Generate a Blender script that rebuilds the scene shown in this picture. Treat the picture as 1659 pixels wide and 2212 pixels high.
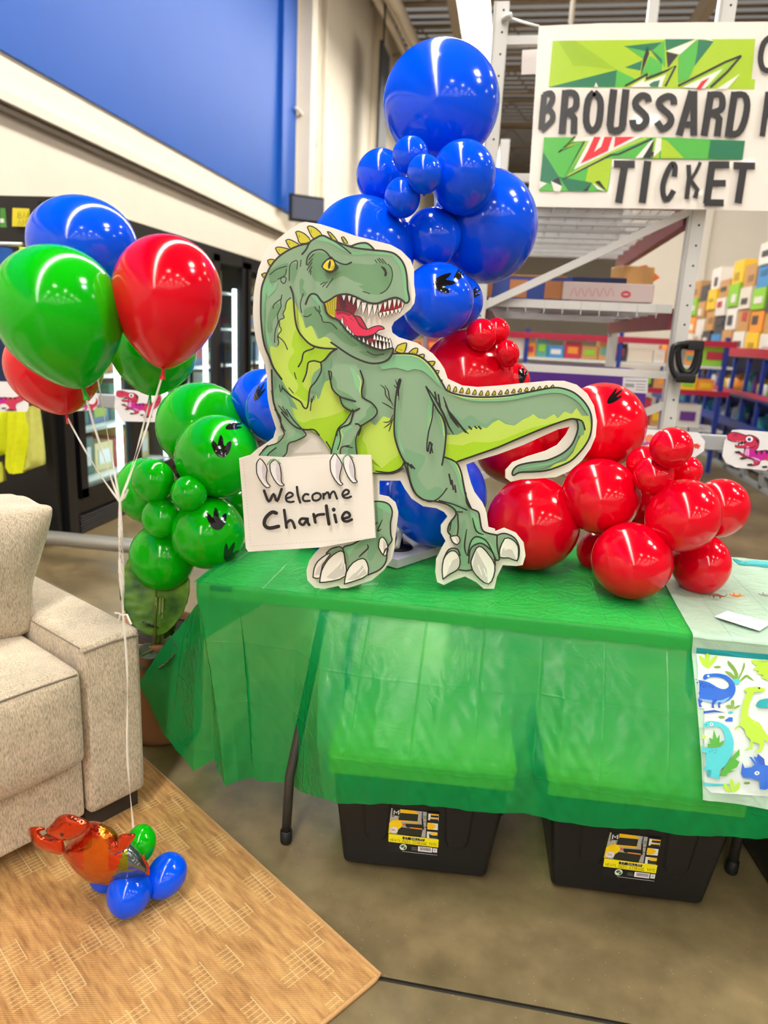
import bpy, bmesh, math, random
from mathutils import Vector, Matrix, Quaternion
from mathutils.geometry import tessellate_polygon, delaunay_2d_cdt
from mathutils.bvhtree import BVHTree
random.seed(7)
for o in list(bpy.data.objects): bpy.data.objects.remove(o)
COL = bpy.context.scene.collection
sc = bpy.context.scene
# ------------------------------------------------------------------ camera
W, Hh, F = 1659.0, 2212.0, 1540.0
CX, CY = W/2, Hh/2
CAM = Vector((0, 0, 1.46))
nad = Vector((529-CX, 7245-CY, F)).normalized()
up_c = -nad
fwd_c = (Vector((0,0,1)) - up_c*up_c.z).normalized()
right_c = fwd_c.cross(up_c)
if right_c.x < 0: right_c = -right_c
M = Matrix((right_c, fwd_c, up_c))                 # world(before yaw) = M @ camvec (x right, y down, z fwd)
YAW = Matrix.Rotation(math.radians(9.1), 3, 'Z')
RW = YAW @ M
cam_d = bpy.data.cameras.new('camera'); cam = bpy.data.objects.new('camera', cam_d); COL.objects.link(cam)
cr, cu, cf = RW @ Vector((1,0,0)), RW @ Vector((0,-1,0)), RW @ Vector((0,0,1))
rot = Matrix((cr, cu, -cf)).transposed()
cam.matrix_world = Matrix.Translation(CAM) @ rot.to_4x4()
cam_d.sensor_fit = 'HORIZONTAL'; cam_d.sensor_width = 36.0; cam_d.lens = F/W*36.0
cam_d.clip_start = 0.05; cam_d.clip_end = 200
cam_d.dof.use_dof = True; cam_d.dof.focus_distance = 2.0; cam_d.dof.aperture_fstop = 3.0
sc.camera = cam
# ------------------------------------------------------------------ world + exposure
wd = bpy.data.worlds.new('store_air'); sc.world = wd; wd.use_nodes = True
bg = wd.node_tree.nodes['Background']; bg.inputs[0].default_value = (1.0, 0.95, 0.88, 1); bg.inputs[1].default_value = 0.24
sc.view_settings.view_transform = 'Standard'; sc.view_settings.look = 'None'
sc.view_settings.gamma = 1; sc.view_settings.use_curve_mapping = False
sc.view_settings.exposure = 0.08
STRIP_E, BAY_E, SKY_E = 40.0, 60.0, 60.0
# ------------------------------------------------------------------ helpers
def ray(x, y): return RW @ Vector((x-CX, y-CY, F))
def onY(x, y, Y): r = ray(x, y); return CAM + r*(Y/r.y)
def onZ(x, y, z): r = ray(x, y); return CAM + r*((z-CAM.z)/r.z)
def onX(x, y, X): r = ray(x, y); return CAM + r*(X/r.x)
def depth(P): return (P-CAM).dot(cf)
def lin(c):
    c = c/255.0
    return c/12.92 if c <= 0.04045 else ((c+0.055)/1.055)**2.4
def rgb(c): return (lin(c[0]), lin(c[1]), lin(c[2]), 1)
MATS = {}
def mat(name, col, rough=0.5, metal=0.0, coat=0.0, noise=0.0, nscale=20, bump=0.0, bscale=200, emit=0.0, ecol=None, trans=0.0, spec=0.5, sss=0):
    if name in MATS: return MATS[name]
    m = bpy.data.materials.new(name); m.use_nodes = True; MATS[name] = m
    nt = m.node_tree; b = nt.nodes['Principled BSDF']
    b.inputs['Base Color'].default_value = rgb(col); b.inputs['Roughness'].default_value = rough
    b.inputs['Metallic'].default_value = metal; b.inputs['Coat Weight'].default_value = coat
    b.inputs['Coat Roughness'].default_value = 0.03; b.inputs['Specular IOR Level'].default_value = spec
    if trans: b.inputs['Transmission Weight'].default_value = trans
    if sss: b.inputs['Subsurface Weight'].default_value = sss; b.inputs['Subsurface Scale'].default_value = 0.03
    if emit: b.inputs['Emission Color'].default_value = rgb(ecol or col); b.inputs['Emission Strength'].default_value = emit
    if noise or bump: tc = nt.nodes.new('ShaderNodeTexCoord')
    if noise:
        n = nt.nodes.new('ShaderNodeTexNoise'); n.inputs['Scale'].default_value = nscale; n.inputs['Detail'].default_value = 6
        nt.links.new(tc.outputs['Object'], n.inputs['Vector'])
        mx = nt.nodes.new('ShaderNodeMix'); mx.data_type = 'RGBA'; c = rgb(col)
        mx.inputs[6].default_value = tuple(v*(1-noise) for v in c[:3])+(1,)
        mx.inputs[7].default_value = tuple(min(1, v*(1+noise)) for v in c[:3])+(1,)
        nt.links.new(n.outputs['Fac'], mx.inputs[0]); nt.links.new(mx.outputs[2], b.inputs['Base Color'])
    if bump:
        n2 = nt.nodes.new('ShaderNodeTexNoise'); n2.inputs['Scale'].default_value = bscale; n2.inputs['Detail'].default_value = 3
        nt.links.new(tc.outputs['Object'], n2.inputs['Vector'])
        bp = nt.nodes.new('ShaderNodeBump'); bp.inputs['Strength'].default_value = bump; bp.inputs['Distance'].default_value = 0.01
        nt.links.new(n2.outputs['Fac'], bp.inputs['Height']); nt.links.new(bp.outputs[0], b.inputs['Normal'])
    return m
def pc(col, rough=0.5, coat=0.0):      # flat printed / plain colour material keyed by its colour
    return mat('paint_%d_%d_%d_%d' % (*col, int(rough*100)), col, rough, coat=coat)
def wloc(o):
    v = Vector((0,0,0))
    while o: v = v + o.location; o = o.parent
    return v
def tag(o, label=None, cat=None, group=None, kind=None):
    if label: o['label'] = label
    if cat: o['category'] = cat
    if group: o['group'] = group
    if kind: o['kind'] = kind
    return o
def empty(name, loc, label, cat, group=None):
    o = bpy.data.objects.new(name, None); COL.objects.link(o); o.location = loc; o.empty_display_size = 0.1
    return tag(o, label, cat, group)
class MB:
    def __init__(s): s.v=[]; s.f=[]; s.mi=[]; s.mats=[]; s.sm=[]
    def m(s, mt):
        if mt not in s.mats: s.mats.append(mt)
        return s.mats.index(mt)
    def add(s, vs, fs, mt, smooth=False):
        b = len(s.v); k = s.m(mt); s.v += [Vector(v) for v in vs]
        for f in fs: s.f.append([b+i for i in f]); s.mi.append(k); s.sm.append(smooth)
        return s
    def box(s, c, d, mt, rz=0, rot=None):
        c = Vector(c); x, y, z = d[0]/2, d[1]/2, d[2]/2
        R = rot if rot is not None else Matrix.Rotation(rz, 3, 'Z')
        vs = [c + R @ Vector((a*x, b*y, e*z)) for a, b, e in ((-1,-1,-1),(1,-1,-1),(1,1,-1),(-1,1,-1),(-1,-1,1),(1,-1,1),(1,1,1),(-1,1,1))]
        return s.add(vs, [(0,3,2,1),(4,5,6,7),(0,1,5,4),(1,2,6,5),(2,3,7,6),(3,0,4,7)], mt)
    def bar(s, a, b, w, h, mt, upv=(0,0,1)):
        a, b = Vector(a), Vector(b); d = b-a; L = d.length; y = d.normalized(); x = y.cross(Vector(upv))
        if x.length < 1e-4: x = y.cross(Vector((0,1,0)))
        x.normalize(); z = x.cross(y)
        return s.box((a+b)/2, (w, L, h), mt, rot=Matrix((x, y, z)).transposed())
    def tube(s, pts, r, mt, n=10, cap=True):
        pts = [Vector(p) for p in pts]; k = len(pts); vs = []; prev = None
        rr = r if isinstance(r, (list, tuple)) else [r]*k
        for i, p in enumerate(pts):
            t = (pts[min(i+1, k-1)] - pts[max(i-1, 0)]).normalized()
            if prev is None:
                a = t.cross(Vector((0,0,1)));  a = a if a.length > 1e-3 else t.cross(Vector((0,1,0)))
            else: a = prev - t*prev.dot(t)
            a.normalize(); prev = a; b = t.cross(a)
            for j in range(n): th = 2*math.pi*j/n; vs.append(p + (a*math.cos(th) + b*math.sin(th))*rr[i])
        fs = [(i*n+j, i*n+(j+1)%n, (i+1)*n+(j+1)%n, (i+1)*n+j) for i in range(k-1) for j in range(n)]
        if cap: fs += [tuple(range(n))[::-1], tuple((k-1)*n+j for j in range(n))]
        return s.add(vs, fs, mt, True)
    def lathe(s, prof, mt, c=(0,0,0), R=None, n=32, sx=1, sy=1):
        c = Vector(c); R = R or Matrix.Identity(3); vs = []
        for r, z in prof:
            for j in range(n): th = 2*math.pi*j/n; vs.append(c + R @ Vector((r*sx*math.cos(th), r*sy*math.sin(th), z)))
        k = len(prof); fs = [(i*n+j, i*n+(j+1)%n, (i+1)*n+(j+1)%n, (i+1)*n+j) for i in range(k-1) for j in range(n)]
        return s.add(vs, fs, mt, True)
    def build(s, name, parent=None, origin=None, bevel=0, seg=2, sub=0, smooth=None):
        me = bpy.data.meshes.new(name); o = bpy.data.objects.new(name, me); COL.objects.link(o)
        if parent: o.parent = parent
        if parent is None:
            if origin is None:
                xs=[v.x for v in s.v]; ys=[v.y for v in s.v]; zs=[v.z for v in s.v]
                origin = Vector(((min(xs)+max(xs))/2, (min(ys)+max(ys))/2, min(zs)))
            o.location = origin
        off = wloc(o)
        me.from_pydata([v-off for v in s.v], [], s.f)
        for mt in s.mats: me.materials.append(mt)
        me.polygons.foreach_set('material_index', s.mi)
        me.polygons.foreach_set('use_smooth', [bool(x) if smooth is None else smooth for x in s.sm])
        me.update()
        if bevel:
            b = o.modifiers.new('bevel', 'BEVEL'); b.width = bevel; b.segments = seg; b.limit_method = 'ANGLE'
            if seg > 1:
                me.polygons.foreach_set('use_smooth', [True]*len(me.polygons))
                w = o.modifiers.new('wn', 'WEIGHTED_NORMAL'); w.keep_sharp = True
        if sub: ss = o.modifiers.new('sub', 'SUBSURF'); ss.levels = ss.render_levels = sub
        return o
def smoothline(p, n=5, closed=False):
    p = [Vector((a[0], a[1])) for a in p]; k = len(p)
    if k < 3: return p
    out = []; rng = range(k if closed else k-1)
    for i in rng:
        if closed: a, b, c, d = p[(i-1)%k], p[i], p[(i+1)%k], p[(i+2)%k]
        else: a, b, c, d = p[max(i-1,0)], p[i], p[i+1], p[min(i+2,k-1)]
        for t in range(n):
            t /= n; out.append(0.5*((2*b)+(c-a)*t+(2*a-5*b+4*c-d)*t*t+(3*b-a-3*c+d)*t**3))
    if not closed: out.append(p[-1])
    return out
def ribbon(pts, w, taper=False):
    """closed outline (list of 2-D points quads) of a stroke of width w"""
    pts = [Vector((a[0], a[1])) for a in pts]; k = len(pts); L=[]; Rr=[]
    for i, p in enumerate(pts):
        t = pts[min(i+1,k-1)]-pts[max(i-1,0)]
        if t.length < 1e-9: t = Vector((1,0))
        t.normalize(); n = Vector((-t.y, t.x)); ww = w/2
        if taper: ww *= max(0.15, math.sin(math.pi*(i+0.5)/k)**0.6)
        L.append(p+n*ww); Rr.append(p-n*ww)
    return L, Rr
class Print:
    """flat printed artwork: layers of filled shapes and strokes on a plane; f(x,y,k) -> world point"""
    def __init__(s, f): s.f = f; s.k = 0; s.mb = MB()
    def fill(s, col, pts, sm=0, rough=0.45):
        pts = smoothline(pts, sm, True) if sm else [Vector((a[0],a[1])) for a in pts]
        s.k += 1
        tris = tessellate_polygon([[Vector((p.x, p.y, 0)) for p in pts]])
        s.mb.add([s.f(p.x, p.y, s.k) for p in pts], [tuple(t) for t in tris], pc(col, rough)); return s
    def line(s, col, w, pts, sm=4, closed=False, taper=False, caps=True, rough=0.45):
        if closed: pts = list(pts)+[pts[0]]
        q = smoothline(pts, sm) if sm else [Vector((a[0],a[1])) for a in pts]
        s.k += 1; L, Rr = ribbon(q, w, taper); n = len(q)
        vs = [s.f(p.x, p.y, s.k) for p in L]+[s.f(p.x, p.y, s.k) for p in Rr]
        s.mb.add(vs, [(i, i+1, n+i+1, n+i) for i in range(n-1)], pc(col, rough))
        if caps and not taper:
            for e in (q[0], q[-1]): s.disc(col, e.x, e.y, w/2, w/2, 10, rough, bump=False)
        return s
    def disc(s, col, x, y, rx, ry, n=20, rough=0.45, ang=0, bump=True):
        if bump: s.k += 1
        ca, sa = math.cos(ang), math.sin(ang)
        vs = [(x+rx*math.cos(a)*ca-ry*math.sin(a)*sa, y+rx*math.cos(a)*sa+ry*math.sin(a)*ca) for a in [2*math.pi*i/n for i in range(n)]]
        s.mb.add([s.f(a, b, s.k) for a, b in vs], [tuple(range(n))], pc(col, rough)); return s
def plane_map(P0, N, step=0.0001, base=0.0006, tf=lambda x, y: (x, y)):
    """photo point -> ray -> real plane through P0 with normal N (towards the viewer), lifted by layer"""
    N = N.normalized()
    def f(x, y, k):
        px, py = tf(x, y); r = ray(px, py); d = base+step*k
        t = ((P0+N*d)-CAM).dot(N)/r.dot(N); return CAM+r*t
    return f
def bvh_of(o):
    dg = bpy.context.evaluated_depsgraph_get(); dg.update()
    me = o.evaluated_get(dg).to_mesh(); off = wloc(o)
    rm = o.rotation_euler.to_matrix()
    return BVHTree.FromPolygons([off + rm @ v.co for v in me.vertices], [tuple(p.vertices) for p in me.polygons])
def drape(name, parent, bvh, col, pts, grid, lift=0.0008, tf=lambda x, y: (x, y), rough=0.3, mb=None, sm=0, coat=0.0):
    """a shape laid on a curved surface: photo outline cast onto the surface"""
    if sm: pts = [(p.x, p.y) for p in smoothline(pts, sm, True)]
    pts = [tf(*p) for p in pts]; xs=[p[0] for p in pts]; ys=[p[1] for p in pts]
    def inside(x, y):
        c = False; n = len(pts)
        for i in range(n):
            x1,y1 = pts[i]; x2,y2 = pts[(i+1)%n]
            if (y1>y)!=(y2>y) and x < (x2-x1)*(y-y1)/(y2-y1)+x1: c = not c
        return c
    pp = [Vector(p) for p in pts]; n = len(pp)
    gx = min(xs)+grid/2
    while gx < max(xs):
        gy = min(ys)+grid/2
        while gy < max(ys):
            if inside(gx, gy): pp.append(Vector((gx, gy)))
            gy += grid
        gx += grid
    vv, _, ff, *_r = delaunay_2d_cdt(pp, [(i, (i+1)%n) for i in range(n)], [tuple(range(n))], 1, 1e-4)
    out = []; ok = []
    for v in vv:
        r = ray(v.x, v.y).normalized(); h, nn, i, d = bvh.ray_cast(CAM, r)
        if h is None: out.append(None); continue
        if nn.dot(r) > 0: nn = -nn
        out.append(h + nn*lift - r*lift*0.5)
    idx = {}; vs = []
    for i, v in enumerate(out):
        if v is not None: idx[i] = len(vs); vs.append(v)
    fs = [tuple(idx[i] for i in f) for f in ff if all(i in idx for i in f)]
    own = mb is None; mb = mb or MB(); mb.add(vs, fs, pc(col, rough, coat), True)
    return mb.build(name, parent) if own else mb
BK = (38, 36, 32)
# ------------------------------------------------------------------ setting
def concrete():
    m = bpy.data.materials.new('polished_concrete'); m.use_nodes = True; nt = m.node_tree; b = nt.nodes['Principled BSDF']
    tc = nt.nodes.new('ShaderNodeTexCoord'); L = nt.links.new
    n1 = nt.nodes.new('ShaderNodeTexNoise'); n1.inputs['Scale'].default_value = 1.6; n1.inputs['Detail'].default_value = 8; n1.inputs['Roughness'].default_value = 0.6
    n2 = nt.nodes.new('ShaderNodeTexNoise'); n2.inputs['Scale'].default_value = 14; n2.inputs['Detail'].default_value = 8
    n3 = nt.nodes.new('ShaderNodeTexVoronoi'); n3.inputs['Scale'].default_value = 55
    for n in (n1, n2, n3): L(tc.outputs['Object'], n.inputs['Vector'])
    r = nt.nodes.new('ShaderNodeValToRGB'); r.color_ramp.elements[0].position = 0.3; r.color_ramp.elements[0].color = rgb((84, 71, 48))
    r.color_ramp.elements[1].position = 0.72; r.color_ramp.elements[1].color = rgb((136, 118, 84)); L(n1.outputs['Fac'], r.inputs[0])
    mx = nt.nodes.new('ShaderNodeMix'); mx.data_type = 'RGBA'; mx.blend_type = 'OVERLAY'; mx.inputs[0].default_value = 0.45
    L(r.outputs[0], mx.inputs[6]); L(n2.outputs['Fac'], mx.inputs[7])
    sp = nt.nodes.new('ShaderNodeMath'); sp.operation = 'LESS_THAN'; sp.inputs[1].default_value = 0.045; L(n3.outputs['Distance'], sp.inputs[0])
    m2 = nt.nodes.new('ShaderNodeMix'); m2.data_type = 'RGBA'; L(sp.outputs[0], m2.inputs[0]); L(mx.outputs[2], m2.inputs[6]); m2.inputs[7].default_value = rgb((205, 195, 170))
    L(m2.outputs[2], b.inputs['Base Color'])
    rr = nt.nodes.new('ShaderNodeMapRange'); rr.inputs[3].default_value = 0.22; rr.inputs[4].default_value = 0.5; L(n2.outputs['Fac'], rr.inputs[0]); L(rr.outputs[0], b.inputs['Roughness'])
    bp = nt.nodes.new('ShaderNodeBump'); bp.inputs['Strength'].default_value = 0.12; bp.inputs['Distance'].default_value = 0.01; L(n2.outputs['Fac'], bp.inputs['Height']); L(bp.outputs[0], b.inputs['Normal'])
    return m
CONC = concrete()
fl = MB()
# slab with a sawn joint running across the floor
for (y0, y1) in ((-38, 1.334), (1.346, 60)):
    fl.add([(-4, y0, 0), (26, y0, 0), (26, y1, 0), (-4, y1, 0)], [(0,1,2,3)], CONC)
jm = mat('joint_filler', (38, 34, 26), 0.8, noise=0.4, nscale=60)
fl.add([(-4,1.334,0),(26,1.334,0),(26,1.334,-0.006),(-4,1.334,-0.006),(26,1.346,-0.006),(-4,1.346,-0.006),(26,1.346,0),(-4,1.346,0)], [(0,3,2,1),(3,5,4,2),(5,7,6,4)], jm)
tag(fl.build('floor', origin=Vector((0,0,0))), kind='structure')
CREAM = mat('cream_wall_paint', (230, 220, 202), 0.75, noise=0.05, nscale=3, bump=0.08, bscale=40)
BLUEW = mat('blue_wall_paint', (6, 80, 172), 0.55, noise=0.06, nscale=2, spec=.35)
w = MB(); XW = -3.9
w.box((XW-0.1, 11, 4.9), (0.2, 98, 9.8), CREAM)
wall = tag(w.build('wall_left'), kind='structure')
p = MB(); p.box((XW+0.012, -0.8, 6.6), (0.024, 27.2, 6.5), BLUEW)      # blue painted band with its pilaster at the end
p.box((XW+0.05, 11.95, 6.6), (0.1, 0.24, 6.5), BLUEW); p.build('painted_band', wall)
p = MB(); p.box((XW+0.05, 5.5, 3.02), (0.1, 14.0, 0.08), CREAM); p.box((XW+0.03, 5.5, 2.94), (0.06, 14.0, 0.03), mat('ledge_grey', (150,140,125), .7)); p.build('ledge', wall)
p = MB()
for y in (13.1, 19.6): p.box((XW+0.12, y, 4.9), (0.24, 0.35, 9.7), CREAM)
for y in (13.9, 14.4, 18.9): p.tube([(XW+0.08, y, 0.2), (XW+0.08, y, 9.7)], 0.04, CREAM)
p.tube([(XW+0.08, 12.6, 5.0),(XW+0.08, 13.6, 5.0),(XW+0.08, 13.9, 4.7)], 0.03, CREAM)
p.build('conduit', wall)
fw = MB(); fw.box((11, 44.1, 4.9), (30, 0.2, 9.8), CREAM); tag(fw.build('wall_back'), kind='structure')
# an inner partition behind the racks
pw = MB(); pw.box((9.6, 15.1, 3.0), (15, 0.2, 6.0), CREAM)
for x in (3.4, 5.0, 6.6): pw.box((x, 14.97, 3.0), (0.18, 0.1, 6.0), mat('cream_pier', (232,224,208), .7))
tag(pw.build('wall_partition'), kind='structure')
# corrugated roof deck
DECK = mat('roof_deck', (150, 134, 112), 0.8, noise=0.12, nscale=4)
d = MB(); vs=[]; fs=[]; n=0
yy = -38.0
while yy < 45: vs += [(-4, yy, 9.8), (26, yy, 9.8), (-4, yy+0.22, 9.8), (26, yy+0.22, 9.8), (-4, yy+0.26, 9.9), (26, yy+0.26, 9.9), (-4, yy+0.4, 9.9), (26, yy+0.4, 9.9)]; b=len(vs)-8; fs += [(b,b+2,b+3,b+1),(b+2,b+4,b+5,b+3),(b+4,b+6,b+7,b+5)]; yy += 0.44
d.add(vs, fs, DECK)
ceil = tag(d.build('ceiling', origin=Vector((0,0,9.8))), kind='structure')
JM = mat('joist_steel', (176, 162, 142), 0.6)
for i in range(24):
    y = -36.0+i*3.2+.4; j = MB()
    j.bar((-3.9, y, 9.65), (26, y, 9.65), 0.1, 0.1, JM); j.bar((-3.9, y, 8.95), (26, y, 8.95), 0.08, 0.08, JM)
    for k in range(24): x=-3.8+k*1.25; j.bar((x, y, 8.97), (x+0.62, y, 9.63), 0.04, 0.04, JM); j.bar((x+0.62, y, 9.63), (x+1.25, y, 8.97), 0.04, 0.04, JM)
    j.build('joist', ceil)
j = MB()
for x in (-1.9, 3.6, 9.0): j.bar((x, -10, 8.75), (x, 44, 8.75), 0.22, 0.4, JM)
j.build('girder', ceil)
j = MB()
for k,(dx,r) in enumerate(((0,.09),(.28,.06),(.5,.11))): j.tube([(-3.45+dx, 12.5, 7.9-.1*k), (-3.45+dx, 20, 8.7-.1*k), (-3.4+dx, 30, 9.0-.1*k), (-3.4+dx, 43, 9.1-.1*k)], r, CREAM)
t_ = tag(j.build('trim_1'), kind='structure')
j = MB(); j.tube([(-1.6, 6, 9.2), (-0.1, 17, 8.9)], .05, JM); j.tube([(.45, 11.5, 9.7), (.45, 11.5, 5.6)], .035, CREAM); tag(j.build('trim_2'), kind='structure')
# ------------------------------------------------------------------ lamps
LAMP = mat('lamp_diffuser', (255, 250, 240), 0.5, emit=STRIP_E); HOUS = mat('lamp_housing', (225, 222, 215), 0.5)
BAY = mat('bay_diffuser', (255, 246, 232), 0.5, emit=BAY_E); SKYP = mat('skylight_diffuser', (235, 243, 255), 0.5, emit=SKY_E)
XS = -1.12
t = empty('strip_light', (XS, 0, 7.0), 'very long white linear lamp hung under the roof, running away above the wall side', 'light')
h = MB(); h.box((XS, -3, 7.06), (0.56, 62, 0.06), HOUS); h.build('housing', t)
h = MB()
for yy in range(-34, 28):
    h.box((XS, yy+0.5, 7.015), (0.5, 0.97, 0.03), LAMP)
h.build('diffuser', t)
for yy in range(-30, 28, 6): h = MB(); h.tube([(XS, yy, 7.08), (XS, yy, 9.7)], 0.015, HOUS); h.build('hanger', t)
first = None
def bay(x, y, z, s, mt, label, group):
    t = empty('bay_light', (x, y, z), label, 'light', group)
    h = MB(); h.box((x, y, z+0.08), (s+0.06, s+0.06, 0.1), HOUS); h.build('housing', t)
    h = MB(); h.box((x, y, z+0.02), (s, s, 0.03), mt); h.build('diffuser', t)
    h = MB(); h.tube([(x, y, z+0.12), (x, y, 9.75)], 0.012, HOUS); h.build('hanger', t)
    return t
bay(4.6, 2.2, 6.9, 1.15, BAY, 'large square warm lamp above the right of the party table', None)
bay(6.6, 1.6, 6.9, 1.0, SKYP, 'large square cool lamp farther right of the party table', None)
src = bay(3.5, -8, 8.2, 0.75, BAY, 'square high bay lamp over the sales floor behind the viewer', 'high bay lamps behind the viewer')
def copy_tree(o, parent=None):
    c = o.copy(); COL.objects.link(c)
    if parent: c.parent = parent
    for ch in list(o.children): copy_tree(ch, c)
    return c
for iy in range(6):
    for ix in range(5):
        x, y = 3.5+ix*4.4, -6-iy*5.5
        if ix == 0 and iy == 0: src.location = (x, y, 8.2); continue
        c = copy_tree(src); c.location = (x, y, 8.2)
for i, (x, y) in enumerate(((5.5, 9), (10, 9), (5.5, 18), (10, 18), (15,5),(15,14))):
    c = copy_tree(src); c.location = (x, y, 8.2); c['label'] = 'square high bay lamp under the roof deck past the racks'; c['group'] = 'high bay lamps past the racks'
# ------------------------------------------------------------------ freezers along the left wall
BLK = mat('black_enamel', (16, 16, 18), 0.35); STEEL = mat('galvanised', (176, 176, 172), 0.35, metal=0.6); WHT = mat('white_plastic', (226, 226, 222), 0.4)
GLASS = bpy.data.materials.new('door_glass'); GLASS.use_nodes = True
nt = GLASS.node_tree; nt.nodes.clear(); o_ = nt.nodes.new('ShaderNodeOutputMaterial'); a_ = nt.nodes.new('ShaderNodeBsdfTransparent'); g_ = nt.nodes.new('ShaderNodeBsdfGlossy'); x_ = nt.nodes.new('ShaderNodeMixShader')
g_.inputs['Roughness'].default_value = 0.05; x_.inputs[0].default_value = 0.1; a_.inputs[0].default_value = (0.86, 0.93, 0.92, 1)
nt.links.new(a_.outputs[0], x_.inputs[1]); nt.links.new(g_.outputs[0], x_.inputs[2]); nt.links.new(x_.outputs[0], o_.inputs[0])
LED = mat('freezer_led', (235, 248, 255), 0.5, emit=8)
FX = -2.82; random.seed(11)
def ORD(k): return '%d%s' % (k, 'th' if 10 < k % 100 < 14 else {1:'st',2:'nd',3:'rd'}.get(k % 10, 'th'))
GOODS = [(214,190,90),(196,120,70),(232,232,228),(60,110,100),(190,60,70),(150,170,60),(240,236,226),(90,120,160),(170,150,120),(225,205,150)]
y0 = 4.32
names = ['nearest', 'second', 'third', 'farthest']
for u in range(4):
    ya, yb = y0+u*1.62, y0+u*1.62+1.6
    t = empty('freezer_cabinet', (FX-0.45, (ya+yb)/2, 0), 'black glass-door freezer cabinet against the left wall, %s of the row' % names[u], 'freezer', 'glass-door freezers along the left wall')
    b = MB(); b.box((FX-0.47, (ya+yb)/2, 2.14), (0.9, 1.6, 0.08), BLK); b.box((FX-0.93, (ya+yb)/2, 1.15), (0.04, 1.6, 1.9), mat('freezer_lining', (226, 232, 232), .5)); b.box((FX-0.47, ya+0.03, 1.15), (0.9, 0.06, 1.9), BLK); b.box((FX-0.47, yb-0.03, 1.15), (0.9, 0.06, 1.9), BLK)
    b.box((FX-0.47, (ya+yb)/2, 0.2), (0.88, 1.6, 0.12), BLK); b.build('body', t)
    b = MB()
    for k in range(6): b.box((FX-0.02, (ya+yb)/2, 0.0+0.02*k+0.02), (0.03, 1.5, 0.012), mat('grille_grey', (60, 60, 62), .4))
    b.box((FX-0.06, (ya+yb)/2, 0.09), (0.04, 1.58, 0.17), BLK); b.build('grille', t)
    b = MB()
    for z in (0.3, 0.68, 1.05, 1.42, 1.78): b.box((FX-0.5, (ya+yb)/2, z), (0.8, 1.46, 0.02), WHT)
    b.build('shelf', t)
    for s in range(2):
        a, c = ya+0.04+s*0.76, ya+0.04+s*0.76+0.76
        f = MB()
        for yy in (a+0.04, c-0.04): f.box((FX, yy, 1.185), (0.05, 0.08, 1.85), BLK)
        for zz in (0.29, 2.08): f.box((FX, (a+c)/2, zz), (0.05, 0.76, 0.07), BLK)
        dr = f.build('door', t)
        f = MB(); f.box((FX, (a+c)/2, 1.185), (0.012, 0.6, 1.75), GLASS); f.build('pane', dr)
        f = MB(); f.bar((FX+0.05, a+0.1, 0.85), (FX+0.05, a+0.1, 1.3), 0.02, 0.02, BLK); f.build('handle', dr)
        f = MB(); f.box((FX-0.06, a+0.1, 1.08), (0.03, 0.03, 1.5), LED); f.box((FX-0.06, c-0.1, 1.08), (0.03, 0.03, 1.5), LED); f.build('light_tube', dr)
    for z in (0.31, 0.69, 1.06, 1.43, 1.79):
        yy = ya+0.12; kk = 0
        while yy < yb-0.25:
            ww = random.choice((0.18, 0.22, 0.28)); hh = random.choice((0.16, 0.22, 0.28)); c = random.choice(GOODS)
            b = MB(); b.box((FX-0.38, yy+ww/2, z+hh/2+0.005), (0.3, ww-0.02, hh), pc(c, .5)); b.box((FX-0.226, yy+ww/2, z+hh/2+0.005), (0.008, ww*0.6, hh*0.5), pc(random.choice(GOODS), .5))
            q = b.build('frozen_food_box')
            nm = {0.31: 'bottom', 0.69: 'lower', 1.06: 'middle', 1.43: 'upper', 1.79: 'top'}[z]; kk += 1
            tag(q, '%s frozen carton from the left, %s shelf, %s freezer cabinet' % (ORD(kk), nm, names[u]), 'box', 'frozen food on the %s freezer shelves' % nm); yy += ww
# black end panel and clothes display
t = empty('display_rack', (-3.35, 4.15, 0), 'black display rack at the left edge with jackets hanging from it', 'rack')
b = MB(); b.box((-3.35, 4.23, 1.08), (1.14, 0.1, 2.14), BLK); b.build('back_panel', t)
b = MB()
for x in (-3.88, -2.84): b = MB(); b.bar((x, 4.12, 0), (x, 4.12, 2.12), 0.05, 0.05, BLK); b.build('post', t)
b = MB()
for z in (1.86, 1.16):
    b = MB(); b.tube([(-3.86, 4.0, z), (-2.86, 4.0, z)], 0.014, STEEL); b.build('hang_rail', t)
def sheet_px(name, pts, Y, col, label, cat, th=0.002, rough=0.5, group=None, parent=None):
    P = [onY(x, y, Y) for x, y in pts]; m_ = MB(); n = len(P)
    tr = tessellate_polygon([[Vector((p.x, p.z, 0)) for p in P]])
    back = [p+Vector((0, th, 0)) for p in P]
    m_.add(P+back, [tuple(q) for q in tr]+[tuple(n+i for i in q[::-1]) for q in tr]+[(i, n+i, n+(i+1)%n, (i+1)%n) for i in range(n)], pc(col, rough))
    o = m_.build(name, parent, origin=sum(P, Vector())/n)
    if label: tag(o, label, cat, group)
    return o
def pmapY(Y, base=0.001, step=0.0002, tf=lambda x, y: (x, y)): return plane_map(Vector((0, Y, 0)), Vector((0,-1,0)), step, base, tf)
s1 = sheet_px('shelf_tag', [(27,449),(104,452),(102,490),(26,489)], 4.1, (222,206,40), 'yellow paper shelf tag reading BAK 01 AMB atop the black rack', 'sign')
pr = Print(pmapY(4.1)); G_ = (120,112,30)
for st in ([(39,471),(39,459),(44,459),(44,464),(39,465),(45,466),(45,471),(39,471)], [(49,471),(52,459),(56,471)], [(60,471),(60,459)], [(66,459),(60,465),(66,471)],
           [(39,486),(42,475),(46,486)], [(50,486),(50,475),(54,482),(57,475),(57,486)], [(61,486),(61,475),(66,477),(61,480),(67,483),(61,486)],
           [(71,470),(71,461),(76,459),(78,465),(75,471),(71,470)], [(82,471),(83,459)]): pr.line(G_, 1.2, st, 0)
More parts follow.
